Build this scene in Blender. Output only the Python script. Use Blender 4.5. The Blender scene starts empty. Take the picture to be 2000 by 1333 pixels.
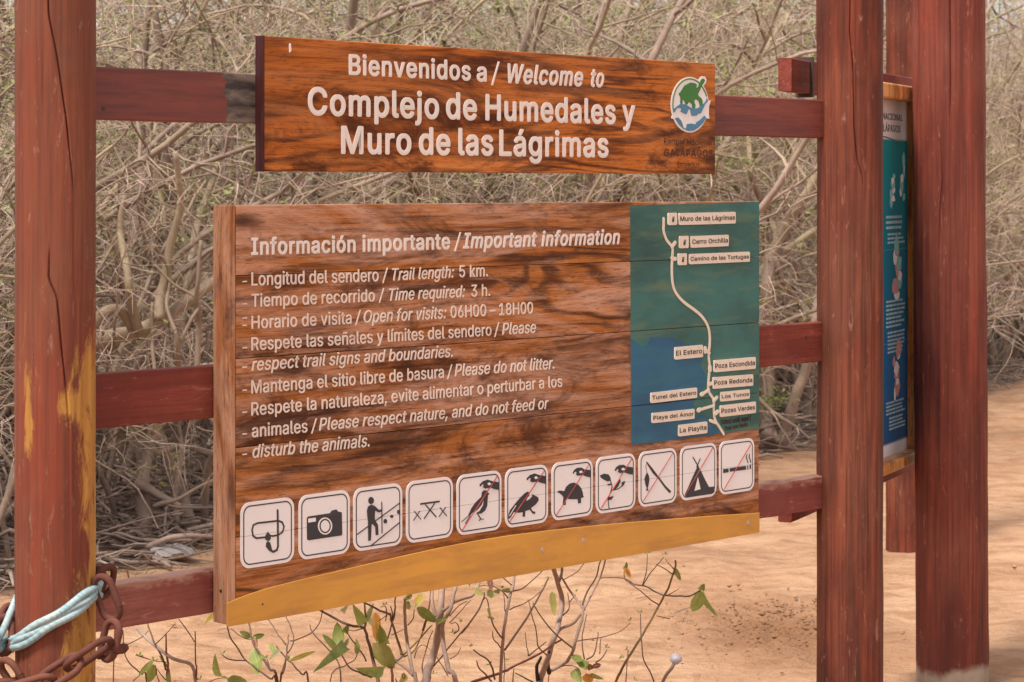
import bpy, math, random
import numpy as np
from mathutils import Vector, Matrix, noise as mnoise
random.seed(7); rng = np.random.default_rng(7)
sc = bpy.context.scene; col = sc.collection
PI = math.pi
# ------------------------------------------------------------------ camera
EYE = 1.8
cam = bpy.data.objects.new('camera', bpy.data.cameras.new('camera')); col.objects.link(cam)
cam.location = (0, 0, EYE); cam.rotation_euler = (PI/2, 0, 0)
cam.data.sensor_width = 36; cam.data.lens = 80.1; cam.data.shift_y = -0.15075
cam.data.clip_start = .1; cam.data.clip_end = 600
cam.data.dof.use_dof = True; cam.data.dof.focus_distance = 6.1; cam.data.dof.aperture_fstop = 11.0
sc.camera = cam
# ------------------------------------------------------------------ sky, sun, exposure
SUN_EL, SUN_AZ = math.radians(60), math.radians(218)     # azimuth clockwise from +Y: high, behind the camera and to its left
w = bpy.data.worlds.new('World'); sc.world = w; w.use_nodes = True
nt = w.node_tree; nt.nodes.clear()
out = nt.nodes.new('ShaderNodeOutputWorld'); bg = nt.nodes.new('ShaderNodeBackground')
sky = nt.nodes.new('ShaderNodeTexSky'); sky.sky_type = 'NISHITA'; sky.sun_disc = False
sky.sun_elevation = SUN_EL; sky.sun_rotation = SUN_AZ; sky.air_density = 1.0; sky.dust_density = 5.0; sky.ozone_density = .6
mixw = nt.nodes.new('ShaderNodeMix'); mixw.data_type = 'RGBA'; mixw.inputs[0].default_value = .6
mixw.inputs[7].default_value = (8.6, 8.1, 7.9, 1)         # thin even cloud
nt.links.new(sky.outputs[0], mixw.inputs[6]); nt.links.new(mixw.outputs[2], bg.inputs[0])
bg.inputs[1].default_value = .095; nt.links.new(bg.outputs[0], out.inputs[0])
sun = bpy.data.objects.new('sun', bpy.data.lights.new('sun', 'SUN')); col.objects.link(sun)
sun.data.energy = 3.4; sun.data.angle = math.radians(11); sun.data.color = (1, .93, .84)
sd = Vector((math.sin(SUN_AZ)*math.cos(SUN_EL), math.cos(SUN_AZ)*math.cos(SUN_EL), math.sin(SUN_EL)))
sun.rotation_euler = sd.to_track_quat('Z', 'Y').to_euler()
sc.cycles.diffuse_bounces = 2; sc.cycles.max_bounces = 5; sc.cycles.glossy_bounces = 1; sc.cycles.transmission_bounces = 2
sc.view_settings.view_transform = 'Standard'; sc.view_settings.look = 'None'
sc.view_settings.exposure = 0.62; sc.view_settings.gamma = 1; sc.view_settings.use_curve_mapping = False
# ------------------------------------------------------------------ measured marks (millimetres in board space, metres in plants)
GLYPHS = " 188;|,188;38 -119 68 71 137 71 84 -119|-453;337 244 337 188 114 188 114 244|.188;95 -4 80 -2 63 9 52 26 50 41 54 61 63 73 80 84 95 87 111 84 128 73 139 56 141 41 139 26 128 9 111 -2|/249;235 533 71 -76 14 -76 178 533|0453;227 -7 181 -1 154 9 130 24 99 56 75 97 59 149 52 188 48 254 50 299 59 359 76 411 100 453 130 484 155 500 196 513 227 516 272 510 299 500 323 484 354 453 378 411 394 359 401 320 405 254 404 209 395 149 378 97 354 56 323 24 299 9 258 -4/227 50 257 54 274 62 290 74 310 98 326 131 337 171 344 254 337 337 326 378 310 410 290 435 274 447 247 458 227 460 206 458 179 447 163 435 143 410 127 378 116 337 109 254 116 171 127 131 143 98 163 74 179 62 206 51|1453;76 0 76 55 391 55 391 0/276 509 276 0 212 0 212 448 86 358 86 427 198 509|3453;218 -7 179 -4 144 5 93 33 70 57 58 76 47 108 44 132 109 132 116 104 136 77 159 62 194 52 227 50 260 55 288 68 310 87 324 113 329 153 319 189 302 214 275 234 247 243 214 247 157 248 157 299 288 452 70 452 70 509 372 509 372 461 211 278 211 289 242 290 284 285 320 270 357 241 377 212 389 180 393 132 386 97 364 57 348 39 320 18 273 -1|5453;221 -7 161 2 112 29 89 51 72 79 62 109 60 130 122 130 134 94 162 67 200 52 246 53 283 69 300 85 314 104 327 144 327 171 323 197 314 221 294 247 267 266 244 274 211 277 182 273 148 260 128 246 67 253 96 509 366 509 366 452 151 452 134 301 171 322 207 332 249 333 294 321 325 303 357 271 379 231 389 194 391 163 387 123 375 87 355 55 329 29 297 9 261 -3|6453;226 -7 188 -3 153 9 123 28 98 54 79 86 67 122 64 162 66 194 80 239 106 292 252 509 322 509 151 261 145 261 173 294 212 312 260 313 284 308 316 295 343 275 357 259 379 219 388 170 385 118 368 73 354 53 330 28 299 9 277 0/226 48 265 56 296 77 310 95 321 116 327 157 321 199 301 232 285 247 265 258 226 265 187 258 167 248 151 233 132 200 125 158 132 116 142 95 156 77 187 56|8453;226 -7 159 2 136 11 105 30 81 53 63 81 56 101 52 135 59 179 78 217 115 250 153 265 107 292 82 327 74 347 70 380 74 412 81 432 103 466 136 493 178 510 226 516 274 510 316 493 349 466 371 432 380 402 382 380 378 347 370 327 345 292 300 265 338 250 374 217 394 179 401 135 399 112 389 81 372 53 347 30 317 11 293 2/226 49 270 55 304 71 319 86 330 104 337 139 329 176 308 206 268 229 226 235 184 229 144 206 123 176 115 139 122 104 133 86 148 71 182 55/226 290 262 295 295 315 313 342 319 376 313 409 296 435 262 455 226 460 190 455 156 435 139 409 133 376 139 342 156 315 190 295|:188;95 -4 80 -2 63 9 52 26 50 41 54 61 63 73 80 84 95 87 111 84 128 73 139 56 141 41 139 26 128 9 111 -2/95 271 80 273 63 284 54 296 50 316 52 331 63 349 80 359 95 362 111 359 128 349 137 336 141 316 137 296 128 284 111 273|A480;16 0 201 509 276 509 463 0 395 0 281 320 232 478 245 478 221 397 85 0/110 142 110 199 370 199 370 142|B456;60 0 60 509 256 508 296 503 329 491 363 466 381 442 395 405 398 365 392 333 375 303 351 282 315 267 315 262 343 256 370 241 393 218 406 195 415 168 418 125 412 95 400 67 388 50 364 29 333 13 308 6 263 0/125 57 261 57 302 64 322 74 342 94 353 118 354 151 342 184 329 201 312 214 275 228 125 231/125 285 253 286 275 291 300 303 323 326 334 351 335 382 324 415 297 440 266 450 125 452|C510;267 -7 214 -1 181 9 136 35 99 70 70 115 55 150 46 189 40 254 46 319 55 358 70 393 99 438 136 474 181 499 231 513 267 516 310 512 340 504 368 493 402 471 424 451 448 418 461 390 473 348 408 348 393 389 363 424 328 444 281 455 241 454 194 438 155 408 131 376 114 336 107 306 103 254 107 202 115 172 132 132 155 100 184 76 217 61 242 55 281 53 315 60 352 77 377 98 396 126 408 160 473 160 465 129 448 91 424 58 402 38 378 21 341 5 310 -3|D502;219 0 96 0 96 57 215 57 264 61 306 74 340 96 373 137 393 190 399 255 393 320 379 361 366 384 341 413 320 428 295 440 253 450 93 452 93 509 246 508 285 503 337 486 381 459 415 421 441 374 452 338 461 277 456 191 441 135 415 88 380 50 335 23 281 6/125 509 125 0 60 0 60 509|E419;60 0 60 509 372 509 372 452 125 452 125 286 355 286 355 229 125 229 125 57 375 57 375 0|G520;269 -7 231 -4 180 9 135 35 98 70 69 116 55 151 43 210 40 254 46 319 55 358 69 393 98 438 135 474 179 499 229 513 265 516 299 513 340 504 369 491 403 469 432 441 449 416 463 389 474 349 408 349 391 387 371 414 340 438 309 450 273 456 240 454 205 444 173 425 146 399 125 364 114 337 105 289 104 236 111 187 125 145 147 110 184 76 230 57 281 53 335 66 370 90 396 123 411 166 415 202 434 199 283 199 283 256 478 256 477 182 473 149 458 104 434 66 402 35 363 12 318 -2|H517;60 0 60 509 125 509 125 289 392 289 392 509 457 509 457 0 392 0 392 232 125 232 125 0|I300;31 0 31 57 118 57 118 452 31 452 31 509 269 509 269 452 183 452 183 57 269 57 269 0|L393;60 0 60 509 125 509 125 57 361 57 361 0|M628;60 0 60 509 152 509 280 180 322 49 307 49 342 158 476 509 568 509 568 0 504 0 507 457 513 457 469 327 342 0 286 0 166 302 112 457 119 457 120 410 122 0|N523;60 0 60 509 136 509 360 156 414 55 405 54 399 163 399 509 463 509 463 0 387 0 170 343 108 452 119 454 125 299 125 0|O533;267 -7 213 -1 181 9 136 35 99 70 70 115 55 150 46 189 40 254 46 319 55 358 70 393 99 438 136 474 181 499 231 513 267 516 303 513 353 499 398 474 435 438 464 393 478 358 491 298 493 254 488 189 478 150 464 115 435 70 398 35 353 9 303 -4/267 53 304 57 339 70 369 91 387 109 408 144 419 171 426 202 430 254 426 306 419 337 408 365 387 399 369 418 339 439 304 452 267 456 229 452 195 439 164 418 147 399 125 364 115 337 105 290 103 254 105 219 115 172 125 144 147 110 164 91 195 70 229 57|P445;60 0 60 509 252 508 296 502 332 487 370 458 395 419 407 373 405 310 390 265 362 228 321 202 282 190 235 186 109 186 109 242 254 244 282 249 310 265 333 294 344 331 342 372 330 408 304 434 273 448 243 452 125 452 125 0|Q533;245 159 313 159 468 -48 401 -48/267 -7 213 -1 181 9 136 35 99 70 70 115 55 150 46 189 40 254 46 319 55 358 70 393 99 438 136 474 181 499 231 513 267 516 303 513 353 499 398 474 435 438 464 393 478 358 491 298 493 254 488 189 478 150 464 115 435 70 398 35 353 9 303 -4/267 53 304 57 339 70 369 91 387 109 408 144 419 171 426 202 430 254 426 306 419 337 408 365 387 399 369 418 339 439 304 452 267 456 229 452 195 439 164 418 147 399 125 364 115 337 105 290 103 254 105 219 115 172 125 144 147 110 164 91 195 70 229 57|R449;60 0 60 509 252 508 296 502 333 489 371 461 395 423 408 377 406 315 390 271 362 237 321 212 282 201 236 198 96 198 96 255 245 255 282 261 304 270 326 289 337 307 344 336 344 369 337 398 321 422 298 440 274 448 244 452 125 452 125 0/353 0 230 229 303 229 428 0|S447;224 -9 152 0 128 9 96 27 71 51 52 80 44 101 38 137 104 137 112 106 134 77 166 59 206 50 252 51 286 60 319 81 337 104 344 124 344 152 339 169 324 187 282 210 166 245 121 264 77 299 63 320 55 345 52 372 56 407 69 438 89 465 116 486 149 502 186 512 227 516 293 506 346 480 370 457 388 430 396 410 401 378 337 378 333 398 324 416 293 443 250 457 207 458 167 448 133 423 122 407 116 389 115 368 120 349 136 329 163 311 304 266 359 238 381 217 398 190 406 166 408 139 404 104 392 73 372 46 355 30 323 11 298 1 271 -5|T449;32 452 32 509 417 509 417 452 257 452 257 0 193 0 193 452|U517;259 -8 195 -1 142 22 100 58 73 104 65 130 60 173 60 509 124 509 124 178 127 148 136 121 157 91 187 68 225 55 259 52 293 55 331 68 360 91 381 121 390 148 393 178 393 509 457 509 457 173 455 144 445 104 417 58 376 22 322 -1|V480;204 0 16 509 84 509 198 190 248 31 235 31 259 112 395 509 463 509 278 0|W686;155 0 16 509 82 509 169 174 197 40 189 40 208 131 306 509 380 509 469 167 497 40 488 40 505 123 603 509 670 509 530 0 455 0 363 342 336 475 350 475 331 374 230 0|Y472;203 0 203 208 16 509 91 509 210 314 250 230 224 230 243 278 280 344 381 509 455 509 268 208 268 0|a389;160 -9 121 -4 94 5 71 19 53 37 39 60 32 88 31 117 37 148 61 181 97 202 140 214 245 228 265 235 275 251 269 292 257 309 240 322 217 329 196 331 167 328 139 317 118 301 100 274 41 291 66 333 86 352 108 366 133 375 168 383 200 384 232 381 266 371 298 351 318 328 332 295 337 251 337 0 277 0 277 52 272 52 252 25 228 7 194 -5/170 45 198 48 221 55 240 67 260 87 275 125 276 190 244 178 140 160 115 149 100 135 94 122 92 105 95 85 102 72 130 52|b424;229 -8 194 -4 166 7 142 27 118 59 112 59 112 0 53 0 53 509 114 509 114 319 118 319 150 358 178 376 210 383 255 382 291 372 332 345 357 316 375 280 386 237 390 172 384 125 364 72 341 40 303 10 268 -4/220 47 248 50 265 56 298 84 319 126 328 189 319 252 298 293 265 320 220 330 176 321 143 294 122 254 115 224 113 189 115 155 122 124 143 83 176 56|c396;207 -8 165 -4 140 4 106 24 78 51 56 85 45 111 36 155 34 187 36 220 45 265 56 291 78 325 106 352 140 372 165 380 207 384 260 377 305 356 340 322 362 277 303 262 293 286 277 305 255 320 228 328 177 326 145 310 116 276 105 249 99 219 99 156 105 127 116 100 132 78 152 61 177 50 207 46 243 52 271 66 292 89 304 117 363 102 341 56 306 21 261 -1|d424;195 -8 157 -4 122 10 83 40 61 72 45 111 36 156 36 222 45 266 61 305 84 336 122 367 157 380 205 384 246 376 275 358 306 319 311 319 311 509 372 509 372 0 313 0 313 59 307 59 283 27 258 7 231 -4/205 47 248 56 282 83 303 124 312 189 303 254 282 294 249 321 205 330 185 328 159 320 126 293 105 252 96 189 105 126 127 84 160 56 176 50|e404;212 -8 167 -4 141 4 117 16 86 41 69 61 50 98 41 125 35 170 36 219 41 249 55 290 77 324 104 352 126 366 151 376 191 384 232 383 266 374 298 358 319 341 338 319 357 282 367 248 371 208 371 169 75 169 75 221 338 221 310 202 304 251 290 284 269 309 241 325 205 330 169 325 146 313 122 291 109 270 98 237 96 166 107 115 120 91 137 71 175 51 225 47 254 53 277 66 296 85 306 105 365 91 346 53 329 33 307 17 264 -2|f254;228 379 228 327 6 327 6 379/81 0 81 432 85 465 105 497 122 512 142 522 187 530 236 523 243 521 227 468 201 474 174 471 154 460 144 440 142 0|g425;207 -151 152 -145 109 -129 77 -105 51 -69 101 -41 129 -73 167 -93 220 -97 264 -86 290 -68 306 -42 311 -19 311 68 306 68 287 41 269 26 246 13 223 7 195 5 157 9 123 21 103 33 76 58 61 79 41 129 36 159 35 208 45 267 61 305 84 336 112 361 146 377 196 384 240 379 276 358 308 319 313 319 313 379 372 379 372 -9 365 -60 344 -98 311 -126 268 -143/205 59 249 67 282 91 296 113 306 139 312 193 303 255 282 295 249 321 205 330 160 320 127 294 105 253 96 193 99 160 105 131 127 93 160 68|h410;114 227 114 0 53 0 53 509 114 509 114 287 102 287 114 315 135 347 152 362 182 377 215 384 259 382 295 369 318 352 345 311 356 267 357 0 296 0 296 248 288 280 266 311 241 325 221 329 188 327 161 317 144 305 126 283 118 261|i167;53 0 53 379 114 379 114 0/84 443 65 447 54 455 45 466 41 483 45 501 54 512 70 522 84 524 98 522 114 512 124 497 126 483 122 466 114 455 102 447|j167;53 379 114 379 113 -49 102 -90 78 -121 42 -138 -10 -143 -10 -87 16 -86 32 -79 44 -67 52 -44/83 443 65 447 53 455 45 466 41 483 45 501 53 512 69 522 83 524 98 522 114 512 124 497 126 483 122 466 114 455 102 447|k381;110 137 110 212 121 212 284 379 360 379 184 199 177 199/53 0 53 509 114 509 114 0/294 0 148 186 191 229 372 0|l189;139 -2 106 2 80 14 63 35 54 62 53 509 114 509 115 79 120 62 128 55 146 52 170 54 181 3|m610;53 0 53 379 112 379 112 295 108 295 120 327 143 357 172 376 205 385 242 384 280 367 294 353 311 327 321 295 312 295 324 324 348 354 381 375 412 384 446 386 481 379 512 362 536 336 552 301 557 267 557 0 496 0 494 275 484 301 473 313 451 325 419 330 392 327 369 316 352 300 339 273 335 247 335 0 274 0 272 277 263 299 247 316 225 327 199 330 169 325 147 313 129 295 118 270 114 238 114 0|n410;114 227 114 0 53 0 53 379 112 379 112 287 102 287 114 315 135 347 152 362 182 377 215 384 259 382 295 369 318 352 345 311 356 267 357 0 296 0 296 248 288 280 266 311 241 325 221 329 188 327 161 317 144 305 126 283 118 261|o415;207 -8 165 -4 140 4 106 24 78 51 56 85 45 111 36 155 34 187 36 220 45 265 56 291 78 325 106 352 140 372 165 380 207 384 236 382 275 372 309 352 338 325 359 291 370 265 379 220 381 187 377 140 370 111 353 73 329 41 299 16 275 4 236 -6/207 46 238 50 255 56 289 85 310 127 319 187 310 249 289 291 255 320 238 326 207 330 187 328 160 320 126 291 105 249 96 187 105 127 126 85 160 56 187 48|p424;53 -143 53 379 112 379 112 319 118 319 150 358 185 378 210 383 242 384 291 372 323 353 349 327 370 293 380 266 389 222 390 172 384 125 370 84 341 40 313 16 280 0 243 -8 202 -6 173 4 146 23 118 59 114 59 114 -143/220 47 248 50 265 56 298 84 319 126 328 189 319 252 298 293 265 320 220 330 176 321 143 294 122 254 115 224 113 189 115 155 122 124 143 83 176 56|q424;372 -143 311 -143 311 59 306 59 279 23 252 4 223 -6 182 -8 145 0 111 16 83 40 55 84 41 125 35 172 36 222 45 266 55 293 75 327 102 353 133 372 182 384 215 383 239 378 275 358 307 319 313 319 313 379 372 379/205 47 248 56 282 83 303 124 312 189 303 254 282 294 249 321 205 330 185 328 159 320 126 293 105 252 96 189 105 126 127 84 160 56 176 50|r259;53 0 53 379 112 379 112 321 115 321 133 350 168 376 203 384 243 384 243 322 199 325 172 320 143 303 123 278 114 237 114 0|s365;182 -8 121 0 81 20 52 52 36 94 94 107 103 83 118 65 138 53 172 46 203 47 230 54 251 67 264 84 268 96 267 114 261 128 250 139 227 151 135 174 99 188 65 216 49 252 47 283 53 309 65 332 83 351 106 366 134 377 165 383 198 384 246 376 282 356 308 326 324 290 268 277 252 306 230 324 207 331 169 331 138 321 116 302 109 277 114 256 124 243 147 230 244 206 290 185 306 171 323 147 329 128 331 97 317 55 286 21 240 -1|t227;204 379 204 327 6 327 6 379/65 471 126 471 128 79 136 61 147 54 170 50 202 54 213 2 210 1 168 -4 119 4 100 15 85 29 70 57 65 93|u410;182 -5 142 0 107 16 80 42 61 78 53 126 53 379 114 379 114 144 118 110 131 82 152 63 179 52 200 50 229 54 255 66 275 85 287 104 296 143 296 379 357 379 357 0 298 0 298 92 307 92 296 64 266 24 227 2|v389;163 0 17 379 84 379 172 136 206 21 184 21 217 136 305 379 371 379 226 0|y389;47 -139 61 -86 100 -90 127 -77 143 -55 163 -1 17 379 84 379 172 135 206 21 184 21 217 136 305 379 371 379 204 -58 189 -89 162 -122 133 -138 91 -145|z380;42 0 42 46 254 320 254 323 48 323 48 379 333 379 333 331 126 56 339 56 339 0|Á480;16 0 201 509 276 509 463 0 395 0 281 320 232 478 245 478 221 397 85 0/110 142 110 199 370 199 370 142/213 558 260 659 329 659 263 558|Ó533;267 -7 213 -1 181 9 136 35 99 70 70 115 55 150 46 189 40 254 46 319 55 358 70 393 99 438 136 474 181 499 231 513 267 516 303 513 353 499 398 474 435 438 464 393 478 358 491 298 493 254 488 189 478 150 464 115 435 70 398 35 353 9 303 -4/267 53 304 57 339 70 369 91 387 109 408 144 419 171 426 202 430 254 426 306 419 337 408 365 387 399 369 418 339 439 304 452 267 456 229 452 195 439 164 418 147 399 125 364 115 337 105 290 103 254 105 219 115 172 125 144 147 110 164 91 195 70 229 57/240 558 288 659 356 659 290 558|á389;160 -9 121 -4 94 5 71 19 53 37 39 60 32 88 31 117 37 148 61 181 97 202 140 214 245 228 265 235 275 251 269 292 257 309 240 322 217 329 196 331 167 328 139 317 118 301 100 274 41 291 66 333 86 352 108 366 133 375 168 383 200 384 232 381 266 371 298 351 318 328 332 295 337 251 337 0 277 0 277 52 272 52 252 25 228 7 194 -5/170 45 198 48 221 55 240 67 260 87 275 125 276 190 244 178 140 160 115 149 100 135 94 122 92 105 95 85 102 72 130 52/162 429 210 529 278 529 212 429|í167;53 0 53 379 114 379 114 0/57 429 104 529 173 529 107 429|ñ410;114 227 114 0 53 0 53 379 112 379 112 287 102 287 114 315 135 347 152 362 182 377 215 384 259 382 295 369 318 352 345 311 356 267 357 0 296 0 296 248 288 280 266 311 241 325 221 329 188 327 161 317 144 305 126 283 118 261/250 446 225 450 167 475 155 468 149 448 106 448 111 479 124 504 140 515 161 518 185 514 228 493 243 490 256 496 262 517 304 517 301 492 289 466 275 453|ó415;207 -8 165 -4 140 4 106 24 78 51 56 85 45 111 36 155 34 187 36 220 45 265 56 291 78 325 106 352 140 372 165 380 207 384 236 382 275 372 309 352 338 325 359 291 370 265 379 220 381 187 377 140 370 111 353 73 329 41 299 16 275 4 236 -6/207 46 238 50 255 56 289 85 310 127 319 187 310 249 289 291 255 320 238 326 207 330 187 328 160 320 126 291 105 249 96 187 105 127 126 85 160 56 187 48/181 429 228 529 297 529 231 429|–350;350 244 350 188 0 188 0 244"
WT = [["Bienvenidos","b",273.9,242.4,705.5,242.1,52.9],["a","b",728.5,240.8,765.2,241.4,52.9],["/","i",784.6,240.6,817.9,240.4,54.6],["Welcome","bi",835.6,240.3,1152.7,240.7,54.2],["to","bi",1174,240.6,1240.6,241.3,54.2],["Complejo","b",138.7,138.7,588.6,138.2,70.5],["de","b",614.7,139.5,728.5,137.8,72.2],["Humedales","b",761.3,138.5,1284.1,138.6,71.4],["y","b",1312.6,139.1,1368,139.5,72.5],["Muro","b",248.2,44.1,489.4,44.6,71.5],["de","b",516.7,44.9,629.7,44.7,72.7],["las","b",659.8,45,790.5,44.9,72.6],["Lágrimas","b",813.9,44.5,1253.6,44.4,71.9]]
WI = [["Información","b",73.6,879,409.9,878.7,42.3],["importante","b",433.6,878.9,740.9,879.9,43],["/","i",758,880.2,773.2,879.9,42.8],["Important","bi",788.5,880.3,1073.5,880.2,42.2],["information","bi",1087.9,880.2,1415.3,880.9,42.4],["Longitud del sendero","r",74.7,805.9,488.2,804.1,32.5],["/","i",502.3,803.7,512.9,804,32.4],["Trail length:","i",529.3,804.2,758,805.4,31.8],["5 km.","r",775.1,805.5,881.6,805.5,32.1],["Tiempo de recorrido","r",74.4,754.6,474.9,753.5,31.9],["/","i",489.9,753.6,498.7,753.3,32.3],["Time required:","i",519,753.2,798,753.2,31.8],["3 h.","r",819.3,753.1,890.3,753,32.3],["Horario de visita","r",74.7,702.5,396.2,700.8,31.9],["/","i",409.9,700.8,420.3,701,32],["Open for visits:","i",434.8,701.1,729.6,700.3,32.1],["06H00 – 18H00","r",742.8,700.4,1055.1,699.9,32],["Respete las señales y límites del sendero","r",74.4,650.7,895,647.9,31.9],["/","i",906.8,648,920.7,648.1,32.6],["Please","i",935.7,648.1,1070.4,647.2,32.1],["respect trail signs and boundaries.","i",75.2,602,756.1,599,31.3],["Mantenga el sitio libre de basura","r",74.1,547.5,718.2,546.6,31.9],["/","i",731.4,546.4,740.9,546.5,32],["Please do not litter.","i",758,547.5,1145.9,545.6,32.7],["Respete la naturaleza, evite alimentar o perturbar a los","r",74.1,494.8,1171.7,494.6,31.9],["animales","r",76,442.6,251.3,441.2,31.9],["/","i",264.6,441.4,277.9,441,31.4],["Please respect nature, and do not feed or","i",288.9,442.1,1118.8,438.4,31.5],["disturb the animals.","i",76,392.9,463,389.2,31.9],["-","d",46.8,816.4,60.2,817,2.9],["-","d",46.8,763.3,60.2,763.8,2.9],["-","d",46.8,729.5,60.2,729.9,2.9],["-","d",46.8,712,60.2,712.4,2.9],["-","d",46.8,658.6,60.2,658.9,2.9],["-","d",46.8,612.3,60.2,612.5,2.9],["-","d",46.8,557.3,60.2,557.5,2.9],["-","d",46.8,505.1,60.2,505.1,2.9],["-","d",46.8,453.2,60.2,453.1,2.9],["-","d",46.8,404.6,60.2,404.4,2.9]]
WE = [["Parque Nacional","r",1496.7,88.8,1717.3,85.7,14.1],["GALÁPAGOS","b",1496.7,51.8,1719.7,50.9,20.7],["Ecuador","r",1556.7,22.6,1657.6,21.7,13.4]]
ML = [["i",1617.8,932.1,1658,932.8,35],["Muro de las Lágrimas",1666.6,932,1930,933.6,34.4],["i",1668.4,864.4,1710.3,864.8,35.4],["Cerro Orchilla",1720.8,864.9,1896.6,866.8,33.9],["i",1662.7,815.6,1702.1,815.7,33.9],["Camino de las Tortugas",1713.3,817.1,1998,818.1,30.1],["El Estero",1647.7,542.9,1776.1,544,35.8],["Poza Escondida",1827.3,496,2026.7,495.4,35.2],["Poza Redonda",1822.5,447.4,2014.4,445.1,34.4],["Los Tunos",1858.1,407.5,1997.5,407,28.4],["Tunel del Estero",1541.1,424.4,1749,426.6,29.6],["Pozas Verdes",1856.1,362,2027.7,362.4,34.1],["Playa del Amor",1546.3,367,1737.2,366.1,28.8],["La Playita",1664.3,319.6,1796.3,319.7,33.6]]
WM = [["Usted está aquí /","r",1863.4,338.7,2008,341.7,15.2],["You are here","r",1880.3,319.2,1990.6,324.5,13.7]]
LAND = [[1456,990.2],[2035.4,997.7],[2049.2,312.4],[1461.5,311.5]]
SEA = [[1458.6,612.8],[1501.5,589.5],[1526.1,591],[1541.1,614.6],[1593.9,608.2],[1643.3,606.8],[1665,594.2],[1706.5,585],[1774.9,581.6],[1779.7,543.2],[1770.2,520.3],[1789.2,496.1],[1796.3,466],[1765.5,443.5],[1744.3,429.9],[1738.4,411.3],[1734.9,399.2],[1743.1,376.2],[1784.4,371.7],[1803.4,359.8],[1807.7,342],[1848.9,333],[1851.3,315.4],[1803.4,311.6],[1461.5,311.5]]
TRAIL = [[8.5,[[1600.7,951.2],[1600.7,932.8],[1600.7,915.1],[1611.4,892.8],[1625.8,879.3],[1639.6,867.2],[1639.6,839.9],[1637.3,812.6],[1639.6,770.5],[1652.3,739.6],[1687,710.5],[1739.6,683.3],[1774.9,662],[1800.8,633.9],[1810.1,606.3],[1810.1,576.8],[1805.3,547.8],[1810.1,512.2],[1805.3,477.1],[1805.3,442.4],[1828.8,414.1],[1828.8,385.1],[1835.7,354.7],[1858.6,329.4],[1875.5,310.5]]],[10,[[1637.3,868.7],[1652.3,881.8]]],[11,[[1637.3,836.2],[1653.4,834.4]]],[13,[[1789.2,568.2],[1789.2,559.2]]],[9,[[1789.2,563.7],[1808.2,553.7]]],[14,[[1810.6,511.4],[1810.6,503.9]]],[10,[[1803.4,462.1],[1820.1,464.1]]],[8,[[1805.8,445.4],[1774.9,435.4]]],[11,[[1779.7,436.6],[1770.2,434.2]]],[9,[[1827.3,410.8],[1844.1,421.8]]],[7,[[1828.8,397.9],[1760.8,389.9]]],[12,[[1763.1,391.2],[1756,388.7]]],[11,[[1836.9,373.9],[1846.5,379.3]]],[9,[[1839.3,346.6],[1812.3,354.6]]]]
YELLOW = [[0.1,56.6],[31.2,63.5],[73.6,70.2],[121.2,75.8],[185.7,80.7],[251.3,85],[351.8,90.4],[455,95.9],[578.8,102],[706.5,107.7],[838.3,110.9],[974.5,110.8],[1135.6,107],[1303,101],[1477,92.5],[1658,83],[1846.5,72.3],[2065.5,59.6]]
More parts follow.
